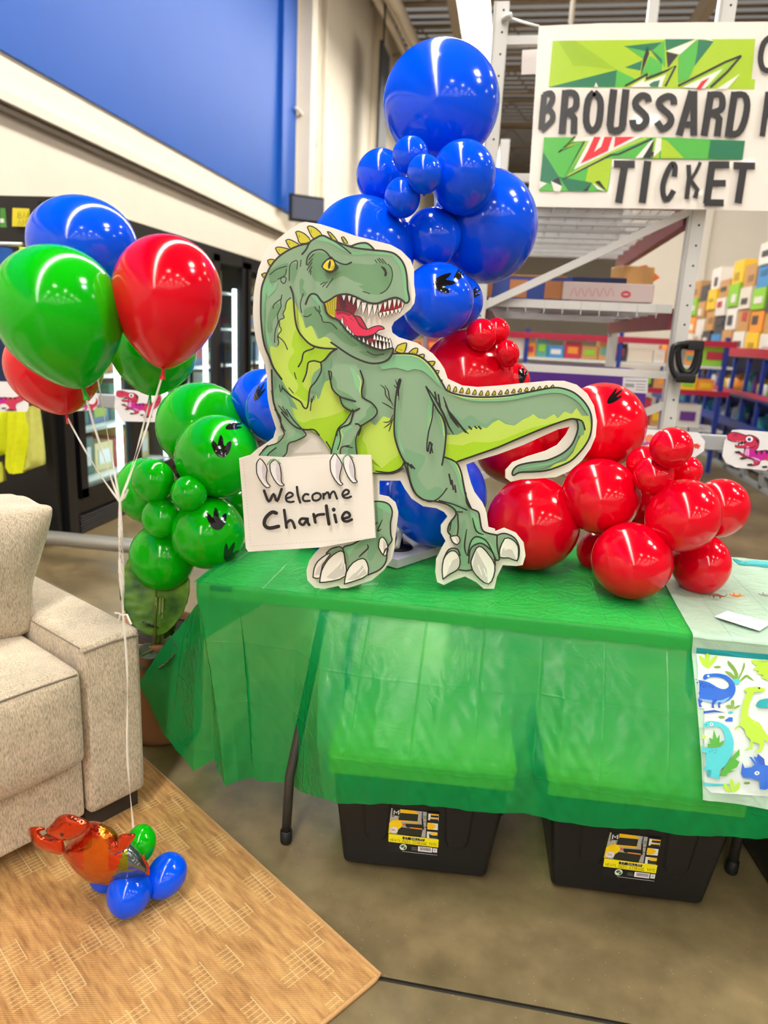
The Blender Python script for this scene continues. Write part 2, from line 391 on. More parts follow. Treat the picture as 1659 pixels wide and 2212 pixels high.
pr.mb.build('lettering', s1)
s2 = sheet_px('shelf_tag', [(0,449),(11,450),(14,491),(0,491)], 4.1, (70,140,50), 'green paper shelf tag at the far left atop the black rack', 'sign')
pr = Print(pmapY(4.1)); pr.fill((225,228,220), [(0,472),(8,472),(9,481),(0,481)]); pr.mb.build('white_patch', s2)
def garment(name, px, pts, Y, col, label, group=None, amp=0.03, dep=0.1):
    """hanging cloth with folds and depth inside a photo outline"""
    t_ = MB(); rows = 10; cols = 8
    ys = [p[1] for p in pts]; y0_, y1_ = min(ys), max(ys)
    def xr(y):
        xs = []
        for i in range(len(pts)):
            a, b_ = pts[i], pts[(i+1) % len(pts)]
            if (a[1]-y)*(b_[1]-y) <= 0 and a[1] != b_[1]: xs.append(a[0]+(b_[0]-a[0])*(y-a[1])/(b_[1]-a[1]))
        return (min(xs), max(xs)) if xs else (pts[0][0], pts[0][0])
    vs = []
    for sgn in (0, 1):
        for r in range(rows+1):
            y = y0_+(y1_-y0_)*min(max(r/rows, 0.01), 0.99); a, b_ = xr(y)
            for c in range(cols+1):
                u = c/cols; bow = math.sin(math.pi*u)**0.5
                vs.append(onY(a+(b_-a)*u, y, Y)+Vector((0, (dep*0.5*bow if sgn else -dep*0.5*bow)+amp*0.4*math.sin(u*14+r*.3), 0)))
    n = (rows+1)*(cols+1); fs = []
    for s_ in (0, n):
        for r in range(rows):
            for c in range(cols): i = s_+r*(cols+1)+c; fs.append((i, i+1, i+cols+2, i+cols+1))
    t_.add(vs, fs, mat('cloth_%s' % '_'.join(map(str, col)), col, 0.8, noise=0.15, nscale=30), True)
    return tag(t_.build(name), label, 'jacket', group)
garment('jacket', None, [(-60,560),(0,535),(22,533),(38,560),(30,640),(20,830),(-60,850)], 4.0, (20,80,160), 'royal blue jacket hanging at the left edge behind the green balloon')
garment('jacket', None, [(-30,700),(18,690),(22,760),(24,850),(-30,850)], 3.98, (26,40,78), 'navy garment hanging below the blue jacket at the left edge')
garment('safety_vest', None, [(48,545),(55,535),(64,540),(72,600),(46,600)], 4.0, (215,235,20), 'hi-vis yellow vest collar peeking between the blue jacket and blue balloon')
garment('jacket', None, [(-20,880),(8,876),(18,900),(18,985),(-20,990)], 3.9, (214,222,20), 'hi-vis yellow sleeve at the left edge below the poster')
garment('jacket', None, [(16,878),(60,878),(64,940),(52,1022),(16,1020)], 3.88, (226,232,10), 'hi-vis yellow jacket hanging under the leftmost dinosaur poster')
garment('jacket', None, [(58,878),(82,874),(96,1005),(84,1012),(50,1018)], 3.92, (206,208,100), 'pale lime jacket hanging right of the hi-vis yellow jacket')
garment('jacket', None, [(-25,1000),(2,1000),(8,1040),(-20,1050)], 3.85, (206,208,70), 'pale yellow cuff at the left edge above the sofa')
# protective tube rail near the floor
t = empty('bumper_rail', (-1.9, 3.85, 0), 'low silver tube rail on the floor in front of the freezers', 'rail')
b = MB(); b.tube([(-3.7, 3.85, 0.13), (-0.4, 3.85, 0.13)], 0.045, STEEL, 16); b.build('tube', t)
b = MB()
for x in (-3.5, -1.2, -0.6): b = MB(); b.box((x, 3.85, 0.045), (0.1, 0.1, 0.09), BLK); b.build('foot', t)
# ------------------------------------------------------------------ long grey bar with dinosaur posters
BY = 3.3; zb = onY(1540, 957, BY).z
t = empty('barrier_beam', (-0.5, BY, 0), 'long grey steel barrier beam behind the party table', 'barrier')
b = MB(); b.box((-0.7, BY+0.03, zb), (5.2, 0.05, 0.066), mat('beam_grey', (158,160,162), .45)); b.build('beam', t, bevel=0.005)
for x in (-3.25, -0.65, 1.85): b = MB(); b.bar((x, BY+0.08, 0), (x, BY+0.08, zb+0.02), 0.05, 0.05, mat('beam_grey2', (140,142,144), .45)); b.build('post', t)
PK, PM, PL, PD = (206,44,84), (196,20,150), (226,150,205), (60,16,30)
def trex(pr):
    """clip-art of a grinning upright dinosaur, drawn in the tile coordinates of the right-hand poster"""
    pr.fill(PK, [(1350,400),(1330,330),(1360,270),(1430,235),(1500,260),(1545,310),(1530,400),(1500,440),(1640,430),(1760,440),(1850,400),(1900,330),(1910,260),(1890,220),(1950,260),(1975,350),(1950,440),(1880,510),(1800,560),(1790,640),(1810,690),(1650,690),(1700,640),(1680,600),(1640,560),(1560,570),(1530,620),(1400,630),(1470,610),(1460,560),(1390,540),(1300,540),(1330,510),(1240,460),(1290,445),(1360,500),(1350,450)], 3)
    pr.fill(PK, [(1135,240),(1160,210),(1240,200),(1330,225),(1380,240),(1420,240),(1500,300),(1500,370),(1440,400),(1300,400),(1240,390),(1235,365),(1290,370),(1370,345),(1370,320),(1280,325),(1190,315),(1140,290)], 3)
    pr.fill(PM, [(1440,400),(1500,440),(1640,430),(1660,500),(1560,560),(1480,540),(1400,530),(1360,500),(1400,490)], 2)
    pr.fill(PL, [(1350,470),(1370,400),(1410,380),(1420,450),(1410,510),(1370,510)], 2); pr.fill(PL, [(1450,520),(1540,540),(1560,575),(1500,575),(1450,545)], 2)
    pr.fill((40,10,20), [(1235,365),(1300,330),(1375,318),(1375,335),(1300,365),(1250,375)])
    for x in (1150, 1200, 1250, 1290, 1330): pr.fill((248,246,240), [(x, 312), (x+30, 316), (x+14, 336)])
    for x in (1250, 1290, 1330): pr.fill((248,246,240), [(x, 368), (x+26, 362), (x+10, 346)])
    for k in range(5): x = 1490+k*70; pr.fill(PD, [(x, 435), (x+34, 433), (x+26, 490-k*4), (x+10, 475)])
    pr.fill(PD, [(1880,430),(1930,400),(1900,390)]); pr.fill(PD, [(1905,370),(1955,340),(1910,340)]); pr.fill(PD, [(1480,270),(1540,310),(1530,350),(1500,300)])
    for a in ([(1135,240),(1160,210),(1240,200),(1330,225),(1380,240),(1430,235),(1500,260),(1545,310),(1530,400),(1500,440),(1640,430)], [(1140,290),(1190,315),(1280,325),(1370,320)], [(1240,390),(1300,400),(1440,400),(1500,370)], [(1370,400),(1350,470),(1370,510),(1450,545),(1540,575)], [(1215,245),(1240,232),(1262,240)], [(1290,445),(1360,500),(1400,505)], [(1300,540),(1390,530),(1480,540)], [(1640,690),(1790,690),(1790,640),(1800,560),(1880,510),(1950,440),(1975,350),(1950,260),(1890,220)], [(1400,630),(1530,620),(1560,570)]): pr.line(PD, 8, a, 3)
    for x, y in ((1240,460),(1310,540),(1400,620),(1590,650),(1700,680)): pr.fill((50,48,52), [(x-15,y-12),(x+50,y-20),(x+70,y+4),(x+10,y+14)])
    pr.disc((245,245,245), 1420, 288, 46, 38); pr.disc((60,110,170), 1418, 292, 24, 22); pr.disc((10,10,12), 1416, 292, 12, 12)
def poster(name, out, Y, label, tf=None, art=True):
    s = sheet_px(name, out, Y, (234,232,234), label, 'poster', 0.001, 0.4)
    if art:
        pr = Print(pmapY(Y, 0.0008, 0.0001, tf)); trex(pr); pr.mb.build('dinosaur_print', s)
    return s
T0 = lambda x, y: (1380+x/5.946, 900+y/5.946)
poster('dinosaur_poster', [(1582,929),(1600,928),(1740,940),(1740,1020),(1659,1017),(1590,1010),(1568,1000),(1560,985),(1565,952)], BY-0.004, 'white cut paper with a pink-red dinosaur, at the right edge of the beam', T0)
def aff(sx, sy, x0, y0): return lambda x, y: (x0+(x-1135)*sx, y0+(y-200)*sy)
poster('dinosaur_poster', [(250,840),(345,848),(355,858),(350,904),(344,912),(262,910),(247,880)], BY-0.004, 'white cut paper with a pink dinosaur between the balloon ribbons', aff(.115,.118,251,844))
poster('dinosaur_poster', [(-70,822),(0,824),(48,825),(60,835),(62,880),(58,889),(-70,889)], BY-0.004, 'white cut paper with a magenta dinosaur at the left edge', aff(.145,.112,-62,832))
poster('dinosaur_poster', [(150,853),(205,848),(212,856),(214,872),(203,886),(165,888),(150,880)], BY-0.004, 'small white cut paper with a pink dinosaur behind the red balloon', aff(.055,.065,165,858))
s = poster('dinosaur_poster', [(1392,927),(1508,934),(1523,953),(1521,974),(1498,990),(1392,975)], BY-0.004, 'white cut paper with orange and red drawing behind the topmost small red balloon', art=False)
pr = Print(pmapY(BY-0.004, tf=T0)); pr.fill((236,140,110), [(70,270),(130,230),(190,250),(190,330),(120,330),(80,310)], 3); pr.fill((196,80,150), [(60,340),(110,320),(150,350),(70,372)], 2)
pr.fill((222,66,46), [(684,350),(772,345),(725,412)]); pr.fill((222,66,46), [(750,362),(796,364),(765,418),(735,400)]); pr.fill(PD, [(660,300),(692,305),(670,330)]); pr.mb.build('drawing_print', s)
# ------------------------------------------------------------------ pallet rack
RY = 4.2
RK = mat('rack_grey', (196, 194, 188), 0.4); RKD = mat('rack_hole', (36, 34, 34), 0.8); MAR = mat('beam_maroon', (120, 36, 44), 0.45); WIRE = mat('deck_wire', (188, 188, 186), 0.35, metal=0.3)
xl, xr_ = -0.19, 0.9
t = empty('pallet_rack', ((xl+xr_)/2, RY, 0), 'tall grey steel pallet rack with wire decks behind the balloon garland', 'rack')
for (x, hh) in ((xl, 3.12), (xr_, 4.2)):
  for yb in (RY, RY+2.6):
    b = MB(); b.box((x, yb, hh/2), (0.078, 0.07, hh), RK)
    if yb == RY:
        for k in range(int(hh/0.1)): b.lathe([(0.0001, 0), (0.006, 0)], RKD, (x+0.012, yb-0.0356, 0.08+k*0.1), Matrix.Rotation(math.pi/2, 3, 'X'), 10)
        b.box((x-0.03, yb-0.037, hh/2), (0.008, 0.006, hh), mat('rack_lip', (170,168,162), .4))
    b.build('upright', t)
for z0_, z1_ in ((1.31,1.31),(2.95,2.95),(1.62,2.17),(.62,1.16),(2.3,2.3)):
    b = MB(); b.bar((xl, RY, z0_), (xr_, RY, z1_), 0.04, 0.04, RK); b.build('brace', t)
for z in (1.66, 2.19, 0.9):
    for x in (xl+0.02, xr_-0.03):
        b = MB(); b.box((x, RY+1.32, z-0.05), (0.05, 2.56, 0.11), MAR); b.build('beam', t)
    b = MB()
    b.box(((xl+xr_)/2, RY+0.03, z), (xr_-xl-0.1, 0.02, 0.045), RK)
    y = RY+0.1
    while y < RY+2.6: b.box(((xl+xr_)/2, y, z-0.01), (xr_-xl-0.1, 0.035, 0.02), WIRE); y += 0.3
    y = RY+0.06
    while y < RY+2.6: b.bar((xl+0.04, y, z+0.006), (xr_-0.06, y, z+0.006), 0.006, 0.006, WIRE); y += 0.065
    x = xl+0.06
    while x < xr_-0.06: b.bar((x, RY+0.04, z+0.01), (x, RY+2.6, z+0.01), 0.006, 0.006, WIRE); b.bar((x, RY+0.02, z+0.02), (x, RY+0.02, z-0.05), 0.005, 0.005, WIRE); x += 0.1
    b.build('wire_deck', t)
def carton(name, c, d, col, label, rz=0, group=None, extra=None, cat='box'):
    b = MB(); b.box(c, d, pc(col, .55), rz)
    if extra:
        for (cc, dd, co) in extra: b.box(Vector(c)+Vector(cc), dd, pc(co, .5), rz)
    return tag(b.build(name, bevel=0.004, seg=1), label, cat, group)
carton('produce_box', (0.02, RY+0.35, 1.757), (0.6, 0.3, 0.13), (44,66,140), 'open blue carton with brown patches on the middle wire deck', extra=[((-0.2+0.2*k, -0.151, -0.01), (0.1, 0.004, 0.1), (176,112,62)) for k in range(3)]+[((-0.02,-0.151,0.062),(0.58,0.006,0.012),(150,100,60))])
carton('carton', (0.42, RY+0.75, 1.775), (0.5, 0.4, 0.16), (28,40,84), 'dark navy carton at the back of the middle wire deck')
q = carton('carton', (0.52, RY+0.25, 1.745), (0.5, 0.16, 0.1), (206,186,180), 'flat pale pink carton with a red kiss mark on the middle wire deck')
pr = Print(plane_map(Vector((0, RY+0.169, 0)), Vector((0,-1,0)), 0.0001, 0.0008))
pr.disc((196,70,80), 1352, 636, 11, 8); pr.disc((206,186,180), 1352, 636, 6, 1.5)
for k in range(6): pr.line((200,130,140), 1.5, [(1232+k*16,640),(1240+k*16,622),(1246+k*16,640)], 3)
pr.mb.build('print', q)
carton('house_shaped_carton', (0.85, RY+1.6, 1.86), (0.25, 0.2, 0.32), (196,146,84), 'tan carton at the back of the middle deck near the right post', 0.3)
b = MB(); pts = [(1380,575),(1396,572),(1426,600),(1390,622),(1380,600)]
Pp = [onY(x, y, RY+1.6) for x, y in pts]; b.add(Pp+[p+Vector((0,.06,0)) for p in Pp], [(0,1,2,3,4),(9,8,7,6,5)]+[(i,5+i,5+(i+1)%5,(i+1)%5) for i in range(5)], pc((226,104,34), .5)); b.bar(Pp[4]+Vector((.02,.03,0)), Vector((.9, RY+1.62, Pp[4].z-.05)), .02, .02, WHT); tag(b.build('arrow_sign'), 'orange arrow-shaped cardboard sign beside the right rack post', 'sign')
q = carton('storage_carton', (0.46, RY+0.62, 1.11), (0.72, 0.7, 0.4), (84, 32, 140), 'large deep purple carton on the lower wire deck')
P_ = Print(plane_map(Vector((0, RY+0.27, 0)), Vector((0,-1,0)), 0.0001, 0.0008)); P_.fill((232,228,230), [(1346,815),(1400,817),(1399,850),(1344,847)]); P_.fill((160,160,164), [(1350,828),(1370,829),(1370,837),(1350,836)])
for k in range(3): P_.line((110,108,112), 1.3, [(1374,830+k*6),(1394,831+k*6)], 0)
P_.line((110,108,112), 1.6, [(1352,822),(1396,824)], 0); P_.mb.build('white_label', q)
# scanner-like black cradle strapped to the post
t = empty('black_shelf_bracket', (0.96, 4.05, 0.9), 'black open plastic cradle clipped beside the right rack post', 'holder')
def loop(pts, Y0, r): m_ = MB(); m_.tube([onY(x, y, Y0) for x, y in smoothline(pts, 4, True)]+[onY(*pts[0], Y0)], r, mat('black_plastic', (18,18,20), .35), 10, False); return m_
loop([(1452,760),(1460,745),(1500,742),(1512,752),(1508,790),(1490,815),(1462,815),(1450,790)], 4.06, 0.014).build('front_loop', t)
loop([(1465,758),(1475,748),(1502,748),(1506,765),(1496,795),(1482,805),(1468,790)], 4.12, 0.016).build('back_loop', t)
m_ = MB(); m_.box(onY(1478, 816, 4.09), (0.1, 0.1, 0.05), MATS['black_plastic']); m_.build('clip_body', t, bevel=0.01)
m_ = MB(); m_.box(onY(1500, 746, 4.09), (0.08, 0.09, 0.05), MATS['black_plastic']); m_.bar(onY(1500,746,4.1), onY(1462,746,4.17), .03, .03, MATS['black_plastic']); m_.build('hook', t, bevel=0.005)
t = empty('stanchion_post', (1.0, 4.1, 0), 'grey square post standing beside the right rack upright', 'post')
b = MB(); b.box((0.965, 4.14, 0.52), (0.05, 0.05, 1.04), mat('post_grey', (150,150,150), .4)); b.box((1.03, 4.14, 0.52), (0.05, 0.05, 1.04), MATS['post_grey']); b.build('twin_tube', t)
# ------------------------------------------------------------------ vinyl banner
BNY = 4.08
VIN = mat('banner_vinyl', (232, 224, 212), 0.28, coat=0.3, bump=0.25, bscale=5, noise=0.03, nscale=4)
bp_ = [(1164,56),(1300,50),(1500,48),(1760,46),(1800,46),(1790,462),(1659,456),(1500,452),(1300,449),(1140,446),(1152,250)]
b = MB(); P = [onY(x, y, BNY) for x, y in bp_]; n = len(P); tr = tessellate_polygon([[Vector((p.x, p.z, 0)) for p in P]])
b.add(P+[p+Vector((0,.002,0)) for p in P], [tuple(q) for q in tr]+[tuple(n+i for i in q[::-1]) for q in tr]+[(i, n+i, n+(i+1)%n, (i+1)%n) for i in range(n)], VIN)
ban = tag(b.build('banner'), 'white vinyl banner reading BROUSSARD and TICKET over green and red lightning artwork', 'banner')
A1 = lambda x, y: (1150+x/5.396, 50+y/5.396); A2 = lambda x, y: (1400+x/5.394, 50+y/5.394)
TX = (34, 33, 36)
pr = Print(pmapY(BNY, 0.0008, 0.00015))
def F1(c, p): pr.fill(c, [A1(*q) for q in p], 0, .25)
def F2(c, p): pr.fill(c, [A2(*q) for q in p], 0, .25)
def L1(c, w, p, sm=0): pr.line(c, w*(1.12 if c == TX else 1)/5.4, [A1(*q) for q in p], sm, rough=.25, caps=False)
def L2(c, w, p, sm=0): pr.line(c, w*(1.12 if c == TX else 1)/5.4, [A2(*q) for q in p], sm, rough=.25, caps=False)
LIME, DG, MG, KK, WH, RD = (164,198,26), (10,112,74), (76,176,62), (28,30,34), (234,226,214), (226,30,50)
pr.fill(LIME, [A1(235,205), A1(1511,190), A2(1250,183), A2(1205,650), A2(1248,655), A2(1240,770), A1(190,745)], 0, .25)
F1((146,182,14), [(300,205),(500,200),(990,545),(560,640)]); F1(LIME, [(190,745),(985,545),(600,500),(210,500)])
F1(DG, [(190,745),(985,545),(965,745)]); F1(MG, [(985,545),(1200,650),(1090,740),(965,745)])
F1(DG, [(1060,270),(1511,220),(1430,305),(1330,330)]); F1(DG, [(1080,515),(1280,435),(1260,550)]); F1(MG, [(1100,280),(1330,330),(1290,410)])
F2(DG, [(200,185),(545,185),(210,320)]); F2(MG, [(60,310),(190,200),(200,520)]); F2(WH, [(210,325),(570,185),(370,365)]); F2(MG, [(370,365),(575,195),(585,390),(480,640),(350,700),(355,400)])
F2(DG, [(585,190),(765,210),(540,500),(570,350)]); F2(WH, [(650,186),(740,190),(762,212)]); F2(KK, [(212,335),(350,370),(230,520)])
F1(KK, [(1340,270),(1362,350),(1262,620),(1290,420)]); F1(MG, [(1370,380),(1511,470),(1511,570),(1370,620),(1360,580),(1270,600)]); F1(DG, [(1345,265),(1511,480),(1511,420)])
F1((196,214,120), [(1120,745),(1320,630),(1300,690),(1511,610),(1511,745)]); F1(WH, [(1150,745),(1300,655),(1300,690),(1511,630),(1511,745)]); L1(KK, 22, [(1080,730),(1345,590),(1325,650),(1511,575)])
F2(WH, [(0,690),(210,595),(150,745),(0,745)]); F2(DG, [(10,715),(60,680),(140,662),(118,742),(30,742)]); L2(KK, 22, [(0,635),(220,550),(325,495),(200,735)])
F2((150,200,60), [(400,745),(1000,440),(700,745)]); F2(WH, [(400,748),(870,530),(660,762)]); L2(KK, 22, [(350,730),(900,450),(1085,378)]); L2(KK, 24, [(1085,378),(930,560),(730,745)])
F2(RD, [(560,768),(620,680),(718,630),(612,768)]); F2(WH, [(800,768),(1075,585),(920,770)]); F1(WH, [(720,745),(742,690),(768,745)])
pr.fill(MG, [A1(135,1330), A2(210,1330), A2(1130,1370), A2(1100,1590), A1(935,1575), A1(880,1965), A1(80,1955)], 0, .25)
F1(DG, [(125,1500),(310,1790),(350,1905),(90,1840)]); F1(LIME, [(670,1600),(935,1575),(870,1960),(620,1840)]); F1(DG, [(310,1790),(700,1860),(640,1955),(420,1955)])
L1(KK, 24, [(500,1320),(300,1505),(610,1370),(355,1820),(920,1535),(1000,1530),(1400,1345)]); L1((170,200,60), 30, [(520,1330),(385,1445),(645,1365),(410,1775),(920,1500),(1330,1335)])
F1(WH, [(520,1325),(1280,1325),(940,1480),(480,1710),(660,1370),(475,1380)]); F1(RD, [(720,1325),(935,1325),(880,1490),(560,1640),(640,1500)]); F1(WH, [(800,1325),(840,1325),(800,1440),(720,1500)]); F1(RD, [(965,1325),(1195,1325),(950,1450)])
F1(WH, [(1370,1380),(1420,1350),(1290,1570),(1200,1575)]); F1(KK, [(1420,1350),(1380,1575),(1285,1570)]); F1(LIME, [(1430,1340),(1511,1330),(1470,1575),(1390,1575)])
F2(LIME, [(150,1350),(220,1370),(420,1575),(150,1575)]); F2(DG, [(730,1360),(1130,1370),(1100,1590),(700,1572)]); F2(KK, [(30,1500),(130,1500),(50,1570)]); F2(WH, [(100,1335),(155,1345),(150,1480),(60,1560)])
F1(KK, [(230,1840),(310,1795),(345,1900)]); F1(WH, [(215,1840),(345,1900),(320,1967),(255,1962)]); F1(KK, [(730,1850),(780,1832),(872,1965)]); F1(WH, [(705,1865),(862,1967),(750,1930)]); F1(WH, [(80,1840),(170,1868),(80,1930)]); F1(KK, [(590,1955),(690,1870),(640,1955)])
TX = (34, 33, 36)
for w_, st, sm in ((66,[(140,830),(118,1050),(105,1240)],3),(62,[(130,840),(215,815),(235,890),(185,990),(120,1040)],3),(60,[(180,990),(235,1055),(225,1140),(110,1250)],3),
  (76,[(388,780),(345,1290)],0),(70,[(385,815),(480,815),(515,890),(490,1000),(380,1045)],3),(72,[(440,1045),(488,1110),(482,1290)],0),
  (72,[(720,805),(650,900),(628,1150),(690,1250),(765,1190),(795,1000),(785,880),(720,805)],3),(78,[(950,770),(905,1190),(960,1255),(1040,1225),(1058,1100),(1092,770)],2),
  (72,[(1355,920),(1340,860),(1270,845),(1210,900),(1210,970),(1320,1080),(1320,1160),(1260,1215),(1185,1200),(1168,1125)],3),
  (76,[(950,1640),(1195,1645)],0),(78,[(1078,1640),(1005,2095)],0),(78,[(1345,1605),(1280,2095)],0)): L1(TX, w_, st, sm)
for w_, st, sm in ((72,[(300,950),(295,880),(230,850),(140,900),(140,970),(262,1090),(250,1180),(170,1230),(102,1150)],3),(74,[(510,790),(360,1310)],0),(74,[(535,790),(532,1310)],0),(64,[(440,1180),(540,1180)],0),
  (76,[(735,800),(652,1315)],0),(70,[(730,835),(840,835),(868,920),(840,1010),(720,1050)],3),(72,[(780,1050),(830,1110),(805,1320)],0),(76,[(1010,800),(932,1330)],0),(70,[(1010,835),(1120,840),(1155,950),(1120,1150),(1050,1280),(940,1290)],3),
  (60,[(1400,800),(1330,1320)],0),(70,[(1400,830),(1520,835),(1540,950),(1500,1040),(1390,1060)],3),(60,[(1440,150),(1350,230),(1310,400),(1340,530),(1430,560)],3),
  (58,[(305,1790),(315,1680),(285,1640),(230,1720),(175,1880),(180,2010),(230,2055),(300,1950)],3),(50,[(472,1650),(478,1800),(448,2050)],0),(36,[(610,1620),(560,1730),(490,1840)],2),(50,[(490,1830),(575,1940),(545,2040)],0),
  (76,[(750,1615),(682,2105)],0),(74,[(730,1650),(948,1652)],0),(70,[(715,1865),(905,1865)],0),(72,[(655,2090),(882,2095)],0),(76,[(995,1660),(1248,1665)],0),(78,[(1118,1640),(1048,2100)],0)): L2(TX, w_, st, sm)
pr.mb.build('printed_artwork', ban)
b = MB(); b.tube([onY(1164,57,BNY), onY(1130,48,4.12), onY(1096,37,4.16)], 0.006, WHT); b.tube([onY(1094,34,4.15), onY(1096,40,4.15)], 0.03, WHT); b.build('tie_rope', ban)
sheet_px('paper_notice', [(1128,108),(1161,106),(1158,160),(1126,161)], 4.3, (222,214,210), 'small white paper notice taped left of the banner', 'sign')
# ------------------------------------------------------------------ far shelves, right: stacked goods along the aisle
random.seed(5)
SX = 2.8
t = empty('store_shelving', (SX+0.5, 8, 0), 'long store shelving at the right with a red price rail and blue lower gondola', 'shelving')
RED_R = mat('price_rail_red', (176,30,60), .4); GB = mat('gondola_blue', (24,52,140), .45)
def onSh(x, y): return onX(x, y, SX)
ya, yb = 4.9, 14.6
b = MB(); b.box((SX+0.02, (ya+yb)/2, 1.44), (0.05, yb-ya, 0.1), RED_R); b.build('price_rail', t)
b = MB()
for z in (1.46, 0.98, 0.6): b.box((SX+0.4, (ya+yb)/2, z-0.06), (0.8, yb-ya, 0.03), WHT if z > 1 else GB)
b.build('shelf', t)
b = MB(); b.box((SX+0.8, (ya+yb)/2, 0.75), (0.04, yb-ya, 1.3), GB); b.build('back_panel', t)
b = MB()
y = ya
while y <= yb: b = MB(); b.box((SX+0.03, y, 0.72), (0.04, 0.05, 1.3), GB); b.build('post', t); y += 0.55
b = MB(); b.box((SX+0.01, (ya+yb)/2, 0.96), (0.04, yb-ya, 0.05), pc((190,60,90), .4)); b.box((SX, (ya+yb)/2, 0.58), (0.04, yb-ya, 0.1), GB); b.build('rail', t)
b = MB()
y = ya
while y < yb: 
    b.box((SX+0.02, y+0.32, 0.03), (0.06, 0.62, 0.05), mat('crate_grey', (150,150,148), .5)); b.box((SX+0.02, y+0.32, 0.2), (0.06, 0.62, 0.05), MATS['crate_grey'])
    for q_ in (0.03, 0.6): b.box((SX+0.02, y+q_, 0.11), (0.06, 0.06, 0.16), MATS['crate_grey'])
    y += 0.65
b.build('base_rack', t)
PAL = [((196,146,88),'tan'),((232,226,216),'white'),((240,196,40),'yellow'),((140,200,50),'lime'),((60,140,200),'sky blue'),((60,58,66),'charcoal'),((238,150,50),'orange'),((110,60,140),'purple'),((226,214,196),'cream'),((190,50,70),'red'),((90,160,150),'teal')]
pos = ['nearest', 'second', 'third', 'fourth', 'fifth', 'sixth', 'seventh', 'eighth', 'ninth', 'tenth', 'eleventh', 'twelfth', 'thirteenth']
def place_box(c, d, colr, cname, label, group):
    b = MB(); b.box(c, d, pc(colr, .5)); c2 = random.choice(((230,224,214), (60,58,62), tuple(int(v*.75) for v in colr), (190,60,60))); b.box((c[0]-d[0]/2-0.004, c[1]+random.uniform(-.06,.06), c[2]+d[2]*random.uniform(-.2,.2)), (0.008, d[1]*random.uniform(.3,.65), d[2]*random.uniform(.15,.45)), pc(c2, .5))
    tag(b.build('product_carton'), label, 'box', group)
y = 4.95; i = 0
STK = [[1,9,1,5,7,5,0],[1,1,5,0,7,0],[0,0,0,0,0],[6,2,2,5,7,6,2],[3,1,3,10,3,0,1],[2,6,2,7,5,2],[4,1,0,8,0],[5,0,5,0,1],[1,4,3,6,2],[0,8,0,1],[2,3,1,0],[0,1,5,4],[1,2,0,5],[5,0,1,8],[0,3,6,1],[4,0,2,0]]
tops = [2.55, 2.5, 2.6, 2.8, 2.7, 2.8, 2.6, 2.6, 2.7, 2.5, 2.6, 2.4, 2.6, 2.4, 2.5, 2.3]
for i, st in enumerate(STK):
    ww = 0.5; z = 1.42; n = len(st); hh = (tops[i]-1.42)/n
    for k, ci in enumerate(reversed(st)):
        colr, cname = PAL[ci]; place_box((SX+0.33+0.02*(k%2), y+ww/2, z+hh/2+0.008), (0.55, ww-0.05, hh-0.008), colr, cname, '%s carton, %s up in the %s stack of the right shelving' % (cname, ORD(k+1), 'nearest' if i == 0 else ORD(i+1)), 'cartons above the red rail at the right'); z += hh
    y += ww+0.03
for row, (z, hh) in enumerate(((0.94, 0.36), (0.56, 0.28))):
    y = 4.95; k = 0; rn = 'middle' if row == 0 else 'lower'
    while y < 14.2:
        ww = random.choice((0.18, 0.24, 0.3)); colr, cname = random.choice(PAL if row == 0 else [((40,110,180),'blue'),((70,170,170),'teal'),((60,70,100),'slate'),((190,200,205),'silver'),((30,60,120),'navy')])
        h2 = hh*random.uniform(0.6, 1)
        b = MB(); cc = (SX+0.28, y+ww/2, z)
        b.lathe([(0.001,0),(ww*.42,0),(ww*.42,h2*.72),(ww*.36,h2*.8),(ww*.16,h2*.86),(ww*.16,h2),(0.001,h2)], pc(colr, .35), (cc[0], cc[1], z-0.045), n=14)
        tag(b.build('household_bottle'), '%s bottle, %s from the front on the %s shelf of the blue gondola' % (cname, ORD(k+1), rn), 'bottle', '%s bottles on the %s gondola shelf' % (cname, rn)); y += ww+0.01; k += 1
# dark sign board at the far right
b = MB(); b.box((SX+0.5, 7.4, 3.6), (0.04, 1.6, 1.9), pc((44,46,58), .6)); tag(b.build('aisle_sign'), 'dark slate sign board hanging above the right shelving', 'sign')
# ------------------------------------------------------------------ mid-distance shelf seen through the rack
t = empty('store_shelving', (1.0, 9.4, 0), 'low shelving with a red rail seen through the pallet rack', 'shelving')
b = MB()
for z in (0.5, 0.95, 1.25): b.box((.3, 9.4, z), (4.6, 0.6, 0.03), WHT)
b.build('shelf', t)
b = MB(); b.box((.3, 9.08, 1.52), (4.6, 0.03, 0.07), RED_R); b.box((.3, 9.08, 0.95), (4.6, 0.03, 0.06), RED_R); b.build('price_rail', t)
b = MB()
for x in (-1.9, 0.2, 1.3, 2.5): b = MB(); b.box((x, 9.1, 0.8), (0.05, 0.04, 1.6), GB); b.build('post', t)
for z, hh in ((0.97, 0.24), (1.27, 0.24), (0.52, 0.35)):
    k = 0; x = -1.9; rn = {0.97:'middle', 1.27:'top', 0.52:'bottom'}[z]
    while x < 2.3:
        k += 1
        ww = random.choice((0.14, 0.2, 0.3)); colr, cname = random.choice(PAL); h2 = hh*random.uniform(.55, 1)
        b = MB(); b.box((x+ww/2, 9.3, z+h2/2), (ww-0.01, 0.3, h2), pc(colr, .5)); b.box((x+ww/2, 9.146, z+h2/2), (ww*.6, 0.008, h2*.4), pc(random.choice(PAL)[0], .5))
        tag(b.build('product_carton'), '%s carton, %s from the left on the %s shelf behind the pallet rack' % (cname, ORD(k), rn), 'box', '%s cartons on the %s shelf behind the rack' % (cname, rn)); x += ww
